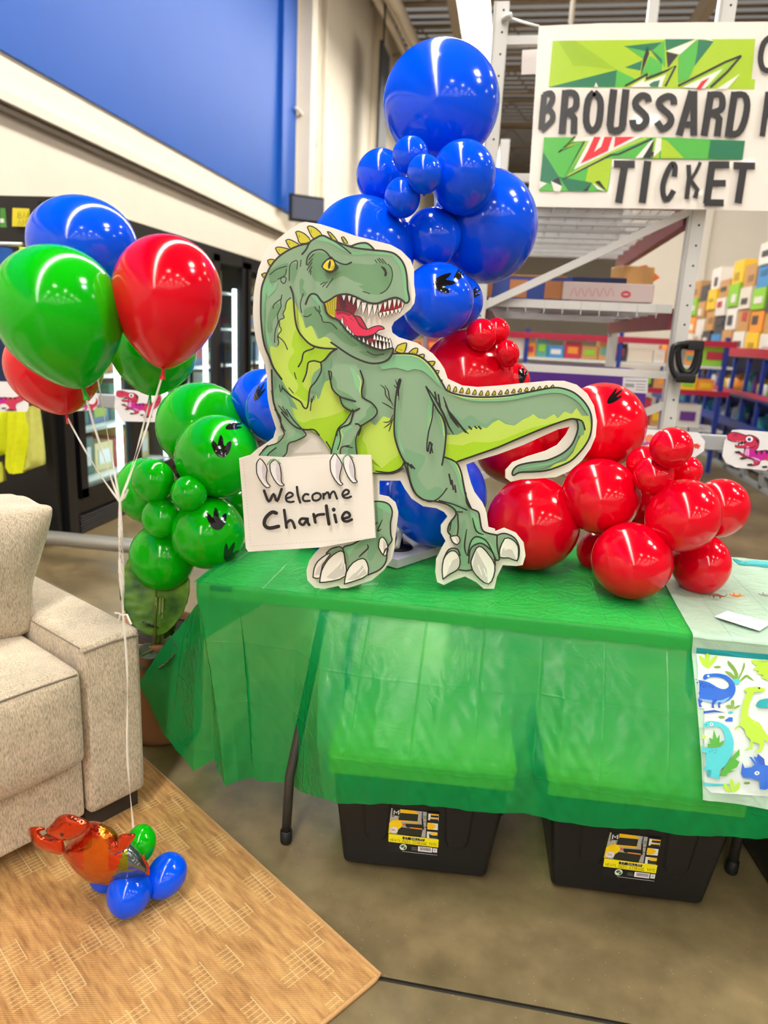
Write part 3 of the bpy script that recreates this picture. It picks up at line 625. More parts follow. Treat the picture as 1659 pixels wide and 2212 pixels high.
# wall mounted screen
t = empty('wall_screen', (-3.6, 12.4, 3.3), 'dark wall-mounted screen on a bracket at the end of the blue band', 'screen')
c = onX(664, 452, -3.5); b = MB(); b.box(c, (0.05, .55, 0.34), mat('screen_grey', (84,88,104), .25), -0.9); b.build('panel', t)
b = MB(); b.box(c+Vector((-0.02,0.02,0)), (0.05, .61, 0.42), BLK, -0.9); b.bar(c+Vector((-.05,.03,0)), (XW, c.y+0.3, c.z), 0.05, 0.05, BLK); b.build('bezel', t)
b = MB(); b.box(onX(826, 245, -3.3), (0.06, 1.0, 2.6), pc((40,40,44), .6)); b.bar(onX(826,165,-3.3), onX(826,165,-3.3)+Vector((0,0,2.2)), .04,.04, BLK); tag(b.build('hanging_sign'), 'tall dark hanging sign at the far end of the cream wall', 'sign')
# ------------------------------------------------------------------ folding table
TF, TB, TL, TR, TZ = 1.83, 2.59, -0.826, 1.004, 0.74
TW = mat('table_plastic', (222, 222, 216), 0.5); LEG = mat('leg_steel', (74, 72, 68), 0.35, metal=0.5); RUB = mat('rubber_black', (20, 19, 18), 0.6)
t = empty('folding_table', ((TL+TR)/2, (TF+TB)/2, 0), 'long white folding table standing under the green plastic cover', 'table')
b = MB(); b.box(((TL+TR)/2, (TF+TB)/2, TZ-0.024), (TR-TL, TB-TF, 0.045), TW); b.build('tabletop', t, bevel=0.008)
for (x, y, dx) in ((-0.52, 1.90, -0.04), (-0.52, 2.5, -0.04), (0.76, 1.90, 0.04), (0.76, 2.5, 0.04)):
    yo = (-0.17 if x < 0 else 0) if y < 2.2 else 0.05
    b = MB(); b.tube([(x+0.06 if dx < 0 else x-0.06, y, 0.70), (x+0.035*(-1 if dx > 0 else 1), y+yo*.3, 0.5), (x, y+yo*.85, 0.2), (x, y+yo, 0.03)], 0.014, LEG, 14); lg = b.build('leg', t)
    b = MB(); b.lathe([(0.001,0),(0.015,0),(0.0175,0.006),(0.0175,0.04),(0.0145,0.042)], RUB, (x, y+yo, 0), n=16); b.build('rubber_foot', lg)
b = MB(); pr = Print(plane_map(Vector((0, TF-0.005, 0)), Vector((0,-1,0)), 0.0001, 0.0002)); pr.fill((4,14,8), [(453,1264),(501,1269),(500,1279),(454,1275)])
for x, st in enumerate(([(0,0),(0,6),(3,6)], [(0,0),(0,6)], [(3,0),(0,0),(0,6),(0,3),(2,3)], [(3,0),(0,0),(0,3),(2,3),(0,3),(0,6),(3,6)], [(0,0),(3,0),(1.5,0),(1.5,6)], [(1,0),(1,6)], [(0,6),(0,0),(1.5,3),(3,0),(3,6)], [(3,0),(0,0),(0,3),(2,3),(0,3),(0,6),(3,6)])):
    pr.line((200,230,205), .8, [(457+x*5.2+a, 1267.2+x*.55+c*.85) for a, c in st], 0, caps=False)
pr.mb.build('nameplate', t)
def film(name, col, tint, alpha, tl=0.35, rough=0.25, bump=0.5, sheen=None):
    m = bpy.data.materials.new(name); m.use_nodes = True; nt = m.node_tree; b = nt.nodes['Principled BSDF']; L = nt.links.new
    b.inputs['Base Color'].default_value = rgb(col); b.inputs['Roughness'].default_value = rough
    out = nt.nodes['Material Output']; tr = nt.nodes.new('ShaderNodeBsdfTransparent'); tr.inputs[0].default_value = rgb(tint)
    tt = nt.nodes.new('ShaderNodeBsdfTranslucent'); tt.inputs[0].default_value = rgb(col)
    tc = nt.nodes.new('ShaderNodeTexCoord'); n1 = nt.nodes.new('ShaderNodeTexNoise'); n1.inputs['Scale'].default_value = 11; n1.inputs['Detail'].default_value = 7; n1.inputs['Distortion'].default_value = 2.2
    n1.inputs['Roughness'].default_value = 0.55
    L(tc.outputs['Object'], n1.inputs['Vector'])
    v1 = nt.nodes.new('ShaderNodeTexVoronoi'); v1.feature = 'DISTANCE_TO_EDGE'; v1.inputs['Scale'].default_value = 7; n2 = nt.nodes.new('ShaderNodeTexNoise'); n2.inputs['Scale'].default_value = 5; n2.inputs['Detail'].default_value = 3
    L(tc.outputs['Object'], n2.inputs['Vector']); ma = nt.nodes.new('ShaderNodeVectorMath'); ma.operation = 'MULTIPLY_ADD'; ma.inputs[1].default_value = (0.5,0.5,0.5); L(n2.outputs['Color'], ma.inputs[0]); L(tc.outputs['Object'], ma.inputs[2]); L(ma.outputs[0], v1.inputs['Vector'])
    mr = nt.nodes.new('ShaderNodeMapRange'); mr.inputs[2].default_value = 0.09; L(v1.outputs['Distance'], mr.inputs[0])
    ad = nt.nodes.new('ShaderNodeMath'); ad.operation = 'MULTIPLY_ADD'; ad.inputs[1].default_value = 0.07; L(mr.outputs[0], ad.inputs[0]); L(n1.outputs['Fac'], ad.inputs[2])
    # packing creases: thin ridges on a regular grid
    sx = nt.nodes.new('ShaderNodeSeparateXYZ'); L(tc.outputs['Object'], sx.inputs[0]); last = ad.outputs[0]
    for ax, per in (('X', 0.158), ('Z', 0.19)):
        d1 = nt.nodes.new('ShaderNodeMath'); d1.operation = 'PINGPONG'; d1.inputs[1].default_value = per/2; L(sx.outputs[ax], d1.inputs[0])
        m1 = nt.nodes.new('ShaderNodeMapRange'); m1.inputs[2].default_value = 0.004; m1.inputs[3].default_value = 0.3; m1.inputs[4].default_value = 0; L(d1.outputs[0], m1.inputs[0])
        s1 = nt.nodes.new('ShaderNodeMath'); s1.operation = 'ADD'; L(m1.outputs[0], s1.inputs[0]); L(last, s1.inputs[1]); last = s1.outputs[0]
    bp = nt.nodes.new('ShaderNodeBump'); bp.inputs['Strength'].default_value = bump; bp.inputs['Distance'].default_value = 0.012
    L(last, bp.inputs['Height']); L(bp.outputs[0], b.inputs['Normal'])
    x1 = nt.nodes.new('ShaderNodeMixShader'); x1.inputs[0].default_value = tl; L(b.outputs[0], x1.inputs[1]); L(tt.outputs[0], x1.inputs[2])
    x2 = nt.nodes.new('ShaderNodeMixShader'); x2.inputs[0].default_value = alpha; L(x1.outputs[0], x2.inputs[1]); L(tr.outputs[0], x2.inputs[2]); L(x2.outputs[0], out.inputs['Surface'])
    return m
GREENF = film('green_film', (0, 180, 92), (176, 244, 150), 0.42, .30, .26, .34)
MINTF = film('mint_film', (196, 226, 204), (235, 250, 240), 0.12, 0.2, 0.18, 0.45)
def interp(L, x):
    if x <= L[0][0]: return L[0][1:]
    for a, b_ in zip(L, L[1:]):
        if x <= b_[0]:
            u = (x-a[0])/(b_[0]-a[0]) if b_[0] > a[0] else 0
            return tuple(p+(q-p)*u for p, q in zip(a[1:], b_[1:]))
    return L[-1][1:]
def hash3(x, y, s): return 0.5*math.sin(x*19.3+y*7.1+s)+0.3*math.sin(x*41.7-y*23.9+s*2)+0.2*math.sin(x*83+y*61+s*3)
# control columns round the cover: (top point, hem point, lid contact 0..1)
ctl = [((-.835, 2.60), Vector((-.90, 2.62, .36)), 0), ((-.835, 2.40), Vector((-.91, 2.38, .40)), 0), ((-.835, 2.24), Vector((-.93, 2.18, .42)), 0), ((-.835, 2.08), onY(297,1473,1.99), 0), ((-.834, 1.97), onY(350,1580,1.93), 0), ((-.832, 1.88), onY(418,1665,1.82), 0), ((-.831, 1.84), onY(462,1640,1.85), 0), ((-.83, 1.828), onY(477,1668,1.82), 0),
       ((-.82, 1.822), onY(486,1700,1.77), 0), ((-.77, 1.822), onY(512,1692,1.79), 0), ((-.70, 1.822), onY(545,1680,1.84), 0), ((-.62, 1.822), onY(590,1686,1.83), .02), ((-.53, 1.822), onY(632,1700,1.80), .1), ((-.45, 1.822), onY(700,1728,1.63), .9), ((-.36, 1.822), onY(738,1735,1.612), 1), ((-.26, 1.822), onY(800,1737,1.605), 1), ((-.13, 1.822), onY(910,1738,1.605), 1),
       ((0.0, 1.822), onY(1000,1750,1.612), 1), ((.09, 1.822), onY(1090,1757,1.625), 1), ((.15, 1.822), onY(1142,1758,1.65), .9), ((.21, 1.822), onY(1200,1772,1.64), 1), ((.30, 1.822), onY(1262,1785,1.63), 1), ((.42, 1.822), onY(1380,1790,1.625), 1), ((.52, 1.822), onY(1460,1802,1.63), 1), ((.62, 1.822), onY(1560,1808,1.635), 1), ((.72, 1.822), onY(1659,1811,1.63), 1), ((.9, 1.822), onY(1800,1825,1.60), 1), ((1.02, 1.822), Vector((1.05, 1.60, .2)), 1)]
NC, NR = 330, 64
def column(u):
    i = min(int(u*(len(ctl)-1)), len(ctl)-2); f = u*(len(ctl)-1)-i; g = f*f*(3-2*f)*0.5+f*0.5
    (t0, h0, l0), (t1, h1, l1) = ctl[i], ctl[i+1]
    return Vector((t0[0]+(t1[0]-t0[0])*g, t0[1]+(t1[1]-t0[1])*g, TZ+.003)), h0.lerp(h1, g), l0+(l1-l0)*g
c_ = MB(); vs = []
for a in range(NC+1):
    T, Hm, lf = column(a/NC); out = Vector((Hm.x-T.x, Hm.y-T.y, 0)); out = out.normalized() if out.length > .03 else Vector((0,-1,0))
    front = T.y < 1.83
    for r in range(NR+1):
        v = r/NR
        if v < 0.1:
            q = v/0.1; P = Vector((T.x, T.y, TZ+.003-0.048*q))
            if q < .25 and front: P.y += 0.006*(1-q*4)**2; P.z += 0
            rz_ = 0
        else:
            q = (v-0.1)/0.9; B0 = Vector((T.x, T.y, TZ-.045)); P = B0.lerp(Hm, q)
            if lf > 0:
                zl = 0.395; s = (P.z-zl)/(B0.z-zl); yl = Hm.y
                yy = yl if P.z < zl else yl+(B0.y-yl)*min(1, s)**1.35
                P.y += (yy-P.y)*lf
            else:
                P += out*(0.012*math.sin(math.pi*q))
            rz_ = min(1, q*2.5)
        w_ = hash3(P.x*1.6+a*.002, P.z*1.9, 1.3)*0.004*rz_
        # deep vertical folds at the loose left part
        if lf < 0.5 and front: w_ += 0.010*rz_*math.sin((P.x+.82)*40)*(1-lf*2)*q
        P += Vector((0, -1, 0)) * w_ if front else Vector((-1, 0, 0))*w_
        # packing creases pulled into soft ridges
        if front: P.y -= 0.004*rz_*max(0, 1-abs(((P.x+.02) % .158)-.079)/.02)
        vs.append(P)
c_.add(vs, [(a*(NR+1)+r, (a+1)*(NR+1)+r, (a+1)*(NR+1)+r+1, a*(NR+1)+r+1) for a in range(NC) for r in range(NR)], GREENF, True)
vs = []; nx, ny = 150, 60
for i in range(nx+1):
    for j in range(ny+1):
        x = TL-.009+(TR+.02-TL)*i/nx; y = 1.822+(TB+.01-1.822)*j/ny
        vs.append((x, y, TZ+.003+(0.0022*max(0, hash3(x*1.3, y*2, .4)) if 0 < j < ny and 0 < i < nx else 0)))
c_.add(vs, [(i*(ny+1)+j, (i+1)*(ny+1)+j, (i+1)*(ny+1)+j+1, i*(ny+1)+j+1) for i in range(nx) for j in range(ny)], GREENF, True)
cover = tag(c_.build('table_cover', origin=Vector((0, 0, 0))), 'thin green plastic cover draped over the whole folding table', 'tablecloth')
# dinosaur-print cover over the right part
def cover_front(x):
    best = min(range(NC+1), key=lambda a: abs(column(a/NC)[0].x-x) if a > NC*.3 else 9); return column(best/NC)
d_ = MB(); vs = []; nx, nr = 60, 90
P1z = onY(1472, 1712, 1.64).z
for i in range(nx+1):
    u = i/nx; x = 0.528+(1.03-.528)*u; T, Hm, lf = cover_front(x)
    for r in range(nr+1):
        v = r/nr
        if v < .45: y = 2.60-(2.60-1.816)*(v/.45); P = Vector((x+(0.02*(1-u))*((y-1.82)/.78), y, TZ+.0075+0.0015*hash3(x*3, y*2, 2.2)))
        else:
            q = (v-.45)/.55; z0 = TZ+.0075; z = z0+(P1z-.006*u-z0)*q; B0z = TZ-.045
            if z > B0z: y = 1.816
            else: s = max(0, (z-.395)/(B0z-.395)); y = (Hm.y-.009)+(1.816-Hm.y+.009)*min(1, s)**1.35
            xx = x+(0.535-.528+0.02)*q*(1-u); P = Vector((xx, y-.004*max(0, hash3(x*1.7, z*1.7, 5)), z))
        vs.append(P)
d_.add(vs, [(i*(nr+1)+r, (i+1)*(nr+1)+r, (i+1)*(nr+1)+r+1, i*(nr+1)+r+1) for i in range(nx) for r in range(nr)], MINTF, True)
dcov = tag(d_.build('table_cover', origin=Vector((0.78, 2.2, TZ))), 'mint and white plastic cover printed with cartoon dinosaurs over the right end of the table', 'tablecloth')
bv = bvh_of(dcov); D = MB(); DT = lambda x, y: (1440+x/4.425, 1200+y/4.425)
lay = [0]
def DP(c, p, sm=2, g=9): lay[0] += 1; drape('x', None, bv, c, p, g, 0.0012+lay[0]*0.00012, DT, .35, D, sm)
DP((204,216,208), [(284,935),(969,995),(1200,1020),(1200,2330),(969,2300),(142,2255)], 0, 14)
TEAL, BLU, LG, DGN, TQ, OLV = (20,150,156), (16,92,190), (164,206,50), (66,156,40), (66,184,190), (110,150,50)
DP(TEAL, [(286,880),(969,945),(1200,962),(1200,1022),(969,1000),(282,932)], 0, 12)
DP(TEAL, [(625,30),(740,60),(969,92),(1100,105),(1100,140),(969,118),(690,90)], 0, 12); DP(TQ, [(700,70),(800,50),(969,60),(1100,70),(1100,95),(969,90),(800,85)], 2)
for p in ([(305,960),(360,985),(400,1075),(340,1050)], [(365,945),(412,945),(405,1078),(385,1060)], [(478,955),(470,1000),(400,1078),(420,1000)]): DP(LG, p)
for x, y, a, b_, c in ((485,1068,34,12,OLV),(523,1545,32,12,OLV),(610,1502,27,11,TQ),(765,2174,32,12,OLV)): DP(c, [(x+a*math.cos(t_), y+b_*math.sin(t_)) for t_ in [k*.52 for k in range(12)]], 0)
DP(BLU, [(553,1575),(595,1545),(630,1550),(628,1588),(560,1586)], 1)
for p in ([(582,1005),(640,1060),(680,1140),(665,1190),(650,1180),(640,1110),(590,1050)], [(735,1025),(745,1060),(720,1120),(685,1190),(680,1170),(715,1100)], [(552,1107),(610,1120),(660,1180),(640,1180),(590,1140)], [(690,1205),(730,1160),(770,1143),(835,1203),(790,1180),(760,1160),(720,1195)]): DP(OLV, p)
DP(TQ, [(625,1190),(660,1180),(692,1195),(690,1230),(650,1232)], 1)
DP(LG, [(808,993),(969,1000),(1050,1005),(1050,1200),(969,1198),(895,1165),(925,1150),(850,1130),(880,1110),(820,1090),(860,1060),(815,1030)], 0)
# blue long neck
DP(BLU, [(345,1170),(360,1140),(400,1135),(470,1130),(560,1145),(620,1190),(655,1260),(640,1330),(590,1385),(520,1410),(420,1405),(300,1370),(250,1370),(258,1200),(300,1192),(400,1215),(480,1260),(540,1280),(585,1262),(590,1225),(550,1185),(490,1165),(410,1165),(365,1190)], 2)
DP((120,170,220), [(300,1370),(420,1385),(520,1385),(600,1350),(560,1395),(520,1412),(420,1408)], 2)
for p in ([(262,1300),(310,1300),(320,1340),(262,1390),(272,1437),(240,1430),(240,1380)], [(296,1370),(340,1395),(320,1420),(336,1450),(305,1450),(300,1410)], [(440,1370),(485,1380),(445,1430),(450,1463),(425,1455),(428,1410)], [(488,1405),(520,1405),(500,1430),(512,1455),(488,1458)], [(230,1455),(350,1490),(450,1478),(558,1505),(450,1500),(350,1512),(228,1495)]): DP((10,74,170), p, 1)
for x, y in ((290,1218),(335,1222),(320,1240),(370,1240),(350,1258),(410,1250),(440,1265)): DP((10,60,140), [(x-9,y),(x,y-8),(x+9,y),(x,y+8)], 1)
DP((240,244,244), [(380,1158),(392,1146),(404,1156),(394,1168)], 2)
# lime crested
DP(LG, [(728,1290),(770,1265),(850,1258),(930,1275),(935,1305),(880,1308),(830,1310),(800,1380),(780,1450),(770,1530),(810,1570),(880,1600),(930,1680),(969,1740),(1020,1780),(1020,1830),(960,1790),(925,1760),(925,1820),(900,1880),(825,1880),(880,1850),(880,1800),(850,1790),(820,1780),(810,1850),(730,1866),(790,1830),(795,1760),(750,1720),(740,1660),(700,1630),(640,1675),(645,1650),(700,1610),(705,1530),(720,1430),(760,1310),(735,1300)], 1)
DP((30,34,20), [(866,1272),(877,1262),(889,1272),(877,1283)], 2)
for k in range(5): DP((196,222,90), [(790+k*30,1600+k*18),(840+k*22,1590+k*20),(850+k*20,1600+k*20)], 1)
for p in ([(558,1440),(600,1430),(620,1465),(580,1462)], [(610,1390),(635,1388),(638,1440),(622,1468),(610,1440)], [(640,1450),(690,1432),(690,1450),(640,1470)]): DP(OLV, p)
DP(TEAL, [(845,1430),(880,1385),(969,1368),(1060,1370),(1060,1460),(969,1458),(870,1455)], 2)
# turquoise long neck
DP(TQ, [(345,1630),(370,1590),(440,1585),(520,1605),(590,1660),(630,1760),(630,1850),(600,1930),(550,2010),(500,2050),(498,2135),(440,2120),(420,2110),(380,2110),(380,2060),(340,2045),(325,2080),(330,2120),(240,2115),(215,2060),(190,2060),(200,2110),(280,2150),(420,2175),(600,2185),(520,2200),(350,2200),(150,2190),(180,1860),(260,1835),(400,1835),(500,1830),(545,1790),(540,1700),(500,1645),(420,1635),(370,1645)], 2)
DP((30,130,140), [(370,1605),(380,1620),(360,1635),(365,1615)], 1); DP((240,244,244), [(404,1615),(420,1600),(438,1615),(420,1632)], 2); DP((20,30,30), [(412,1615),(420,1608),(428,1615),(420,1623)], 1)
for p in ([(215,2030),(250,2030),(250,2115),(225,2110)], [(385,2040),(420,2050),(410,2110),(380,2110)]): DP((30,150,156), p, 1)
for x, y in ((330,1880),(370,1892),(400,1876),(425,1866),(455,1885),(465,1862),(280,1925)): DP((40,140,150), [(x-8,y),(x,y-7),(x+8,y),(x,y+7)], 1)
DP(DGN, [(380,1830),(385,1800),(410,1800),(395,1740),(430,1760),(440,1665),(470,1750),(495,1712),(495,1790),(540,1765),(530,1800),(500,1825),(450,1832)], 0)
DP(DGN, [(490,2105),(540,2020),(600,1940),(690,1845),(685,1910),(650,1945),(685,1970),(660,2020),(600,2050),(640,2055),(570,2080),(560,2105)], 0)
DP(LG, [(204,1650),(240,1665),(300,1660),(370,1730),(350,1752),(260,1750),(225,1760),(225,1810),(190,1810),(205,1730)], 1); DP(LG, [(215,1605),(232,1605),(228,1635),(210,1635)], 0); DP((30,34,20), [(280,1698),(290,1689),(300,1698),(290,1708)], 1)
DP(BLU, [(700,2080),(710,1975),(735,2030),(800,2020),(835,2000),(780,1920),(800,1925),(850,1990),(815,1920),(850,1930),(860,1900),(920,1940),(925,2000),(969,2010),(1050,2020),(1050,2200),(930,2230),(880,2225),(885,2150),(800,2130),(720,2120)], 1)
DP((10,70,170), [(850,1930),(860,1895),(925,1945),(930,2010),(880,2000)], 1); DP((242,244,244), [(835,2078),(857,2058),(880,2078),(857,2096)], 2); DP((20,24,30), [(850,2076),(860,2066),(870,2076),(860,2086)], 1)
for p in ([(527,2175),(570,2190),(600,2255),(550,2240)], [(590,2170),(605,2125),(635,2180),(612,2258)], [(685,2155),(680,2220),(622,2255),(640,2200)]): DP(LG, p)
D.build('printed_dinosaurs', dcov)
def on_table(x, y, h=0.0): return onZ(x, y, TZ+.012+h)
# toys and paper on the mint cover
def skin(name, pts, col, label, cat, extra=None, parent=None, sub=2):
    me = bpy.data.meshes.new(name); o = bpy.data.objects.new(name, me); COL.objects.link(o)
    V = [Vector(p[0]) for p in pts]; Ed = [(p[2], i) for i, p in enumerate(pts) if p[2] >= 0]
    org = sum(V, Vector())/len(V); org.z = min(v.z for v in V)
    if parent: o.parent = parent; org = wloc(parent)
    else: o.location = org
    me.from_pydata([v-org for v in V], Ed, []); me.materials.append(col)
    s = o.modifiers.new('skin', 'SKIN')
    for i, p in enumerate(pts): me.skin_vertices[0].data[i].radius = (p[1], p[1]); 
    me.skin_vertices[0].data[0].use_root = True
    ss = o.modifiers.new('sub', 'SUBSURF'); ss.levels = ss.render_levels = sub
    for p in me.polygons: p.use_smooth = True
    if label: tag(o, label, cat)
    return o
def toy(px, py, s, col, label, flip=False, lying=False):
    c = on_table(px, py); R = lambda x, y, z: (c.x+x*s, c.y+y*s, c.z+ (z if not lying else max(.0, .45-z))*s)
    if lying: R = lambda x, y, z: (c.x+x*s, c.y+y*s, c.z+max(.14, .62-z)*s)
    P = [(R(0,0,.5), .2*s, -1), (R(-.45,0,.52), .17*s, 0), (R(-.8,-.05,.45), .1*s, 1), (R(-1.15,-.1,.28), .09*s, 2), (R(.4,0,.45), .13*s, 0), (R(.8,.05,.35), .07*s, 4), (R(1.1,.05,.55), .04*s, 5), (R(1.15,.05,.85), .025*s, 6),
         (R(-.5,-.16,.2), .07*s, 1), (R(-.5,-.2,.02+.05), .06*s, 8), (R(-.45,.18,.2), .07*s, 1), (R(-.45,.22,.07), .06*s, 10), (R(.3,-.18,.2), .08*s, 4), (R(.32,-.2,.07), .06*s, 12), (R(.35,.18,.2), .08*s, 4), (R(.35,.22,.07), .06*s, 14)]
    return skin('toy_dinosaur', P, col, label, 'toy')
toy(1549, 1293, .022, mat('toy_brown', (132,62,44), .4, noise=.4, nscale=60), 'tiny red-brown toy dinosaur with curled tail on the mint cover')
toy(1592, 1289, .02, mat('toy_orange', (230,118,38), .4, noise=.15, nscale=60), 'tiny orange toy dinosaur lying on its back on the mint cover', lying=True)
toy(1655, 1288, .02, mat('toy_grey', (150,148,146), .4), 'tiny grey toy dinosaur at the right edge of the mint cover', lying=True)
b = MB(); q = [on_table(*p, .003) for p in ((1543,1332),(1571,1320),(1620,1333),(1668,1345),(1641,1363),(1590,1347))]
b.add(q+[p+Vector((0,0,.0006)) for p in q], [(0,1,2,3,4,5)[::-1], (6,7,8,9,10,11)]+[(i,(i+1)%6,6+(i+1)%6,6+i) for i in range(6)], pc((244,238,242), .6)); sl = tag(b.build('paper_slip'), 'white paper slip with a handwritten name lying on the mint cover', 'paper')
pr = Print(lambda x, y, k: onZ(x, y, TZ+.0158+.0001*k)); pr.line((90,84,96), .8, [(1576,1336),(1580,1340),(1583,1335),(1587,1341),(1592,1338),(1596,1342),(1600,1340),(1606,1343)], 2); pr.mb.build('handwriting', sl)
# ------------------------------------------------------------------ storage totes
TB_ = mat('tote_black', (15, 15, 17), 0.42, bump=0.05, bscale=300); TY = mat('tote_yellow', (236, 214, 14), 0.35)
def make_tote():
    o = Vector((-0.136, 1.685, 0)); a = math.radians(4.1); R3 = Matrix.Rotation(a, 3, 'Z'); G = lambda x, y, z: o + R3 @ Vector((x, y, z))
    t = empty('storage_tote', o, 'black storage tote with paper label under the middle of the green cover', 'storage tote', None)
    b = MB(); hw = lambda z: 0.2+0.036*z/.34; fy = lambda z: -0.034*z/.34
    prof = []
    for z in (0.0, 0.34): prof.append([G(-hw(z), fy(z), z+.01), G(hw(z), fy(z), z+.01), G(hw(z), .62-fy(z), z+.01), G(-hw(z), .62-fy(z), z+.01)])
    b.add(prof[0]+prof[1], [(0,3,2,1),(0,1,5,4),(1,2,6,5),(2,3,7,6),(3,0,4,7)], TB_); b.build('body', t, bevel=0.018, seg=4)
    b = MB(); b.box(G(0.01, .31, .006), (.26, .56, .012), TB_, a); b.build('base_foot', t)
    for s in (-1, 1):
        x0, x1 = (-.135, -.085) if s < 0 else (.085, .135)
        cx_ = (x0+x1)/2; b = MB(); vs = []
        for z, w_ in ((.105, .026), (.125, .034), (.33, .046)):
            for dx, dy in ((-w_, 0), (-w_+.008, -.006), (w_-.008, -.006), (w_, 0)): vs.append(G(cx_+dx, fy(z)-.0005+dy, z+.01))
        b.add(vs, [(i*4+j, i*4+j+1, (i+1)*4+j+1, (i+1)*4+j) for i in range(2) for j in range(3)]+[(0,3,2,1)], TB_); b.build('rib', t, bevel=.002)
    for s in (-1, 1):
        b = MB(); b.box(G(s*(.245), .3, .27), (.03, .26, .09), TB_, a); b.box(G(s*.222, .05, .265), (.018, .08, .12), TB_, a); b.build('handle', t, bevel=.006)
    b = MB(); b.box(G(0, .32, .366), (.5, .70, .022), TY, a); b.box(G(0, .31, .382), (.43, .62, .014), TY, a); b.box(G(0, -.034, .345), (.49, .012, .05), TY, a); b.build('lid', t, bevel=.01, seg=3)
    nrm = R3 @ Vector((0, -1, -.1)); pm = plane_map(G(0, -.0008, .01), nrm, .00008, .0003, lambda x, y: (820+x/11.06, 1720+y/11.06)); p = Print(pm)
    F_ = lambda c, q, sm=0: p.fill(c, q, sm, .3)
    F_((24,24,28), [(232,272),(1440,415),(1385,1440),(205,1310)]); F_((176,170,158), [(232,275),(1130,378),(1100,995),(205,885)])
    F_((20,20,24), [(310,285),(492,300),(475,505),(298,490)]); 
    p.line((236,236,236), 26, [(345,435),(350,340),(400,400),(462,340),(452,435)], 0, caps=False); p.line((236,236,236), 12, [(318,465),(470,482)], 0); p.line((236,236,236), 10, [(350,492),(425,498)], 0)
    F_((244,186,10), [(495,308),(860,350),(945,430),(500,395)]); F_((34,38,34), [(495,398),(925,435),(905,605),(440,570)]); F_((244,180,20), [(380,525),(470,570),(925,605),(915,640),(430,600)])
    F_((246,206,10), [(230,640),(340,560),(500,600),(555,680),(480,780),(250,880),(210,870)]); F_((30,34,30), [(560,650),(1010,680),(1020,770),(660,750)]); F_((220,90,70), [(545,650),(620,655),(625,700),(545,690)]); F_((240,150,40), [(720,740),(1000,770),(1000,800),(760,780)])
    F_((40,42,36), [(440,800),(520,740),(1030,800),(990,985),(415,905)]); F_((30,60,140), [(1015,372),(1040,375),(1030,520),(1000,520)]); F_((20,20,22), [(1000,530),(1035,525),(1060,800),(1020,800)])
    for y in (475, 515, 610, 735): F_((30,30,34), [(1040,y),(1125,y+6),(1125,y+16),(1040,y+10)])
    p.disc((230,228,224), 340, 805, 98, 80, 24, .3); p.disc((200,196,196), 340, 805, 84, 66, 24, .3); p.disc((232,230,226), 340, 805, 74, 56, 24, .3)
    for st in ([(290,780),(290,820),(310,825),(315,785)], [(345,785),(325,790),(345,808),(325,825)], [(352,828),(362,785),(374,830)]): p.line((200,60,70), 10, st, 0)
    F_((24,24,28), [(1130,378),(1440,412),(1400,1040),(1100,1000)])
    for (x, y) in ((1165,412),(1145,630),(1130,840)): F_((226,224,220), [(x,y),(x+250,y+26),(x+245,y+180),(x-5,y+160)])
    F_((34,38,34), [(1225,440),(1412,465),(1405,520),(1220,500)]); F_((244,180,10), [(1215,420),(1415,440),(1412,468),(1235,455)]); F_((244,180,10), [(1195,510),(1250,530),(1405,530),(1405,550),(1230,548)]); F_((34,38,34), [(1200,545),(1405,555),(1400,600),(1205,585)])
    F_((244,192,10), [(1150,635),(1260,650),(1330,700),(1320,750),(1260,785),(1145,770)], 2); F_((244,192,10), [(1165,870),(1385,870),(1380,940),(1260,930)]); F_((34,50,38), [(1180,900),(1260,935),(1380,940),(1378,1015),(1190,1000)])
    F_((246,230,20), [(215,895),(1412,1035),(1400,1228),(210,1085)]); F_((20,20,22), [(550,962),(1078,1025),(1070,1082),(548,1025)])
    def word(txt, x, y, h, dx, col, w_, sl=.115):
        G5 = {'2':[(0,.2),(.5,0),(1,.25),(0,1),(1,1)],'7':[(0,0),(1,0),(.3,1)],'G':[(1,.15),(.5,0),(0,.5),(.5,1),(1,.85),(1,.55),(.6,.55)],'A':[(0,1),(.5,0),(1,1),(.75,.62),(.25,.62)],'L':[(0,0),(0,1),(.8,1)],'O':[(.5,0),(0,.5),(.5,1),(1,.5),(.5,0)],'N':[(0,1),(0,0),(1,1),(1,0)],
              'H':[(0,0),(0,1),(0,.5),(1,.5),(1,0),(1,1)],'E':[(1,0),(0,0),(0,.5),(.8,.5),(0,.5),(0,1),(1,1)],'V':[(0,0),(.5,1),(1,0)],'Y':[(0,0),(.5,.5),(1,0),(.5,.5),(.5,1)],'D':[(0,0),(0,1),(.6,.9),(1,.5),(.6,.1),(0,0)],'U':[(0,0),(0,.8),(.5,1),(1,.8),(1,0)],'T':[(0,0),(1,0),(.5,0),(.5,1)],'S':[(1,.1),(.3,0),(.1,.3),(.9,.65),(.7,1),(0,.9)],'R':[(0,1),(0,0),(.8,.1),(.8,.4),(0,.5),(.9,1)]}
        for c in txt:
            if c in G5: p.line(col, w_, [(x+u*dx*.68, y+v*h+(x-200+u*dx*.68)*sl) for u, v in G5[c]], 0, rough=.3, caps=False)
            x += dx
    word('27 GALLON', 590, 925, 44, 52, (236,236,236), 8); word('HEAVY DUTY STORAGE TOTE', 262, 1000, 56, 48.5, (60,58,20), 7)
    p.line((120,116,40), 5, [(470,1095),(1130,1175)], 0); p.disc((226,232,214), 562, 1215, 88, 74, 24, .3); F_((60,110,70), [(500,1190),(560,1165),(600,1185),(560,1230),(520,1225)], 2); F_((60,110,70), [(570,1240),(620,1200),(625,1250),(590,1275)], 2)
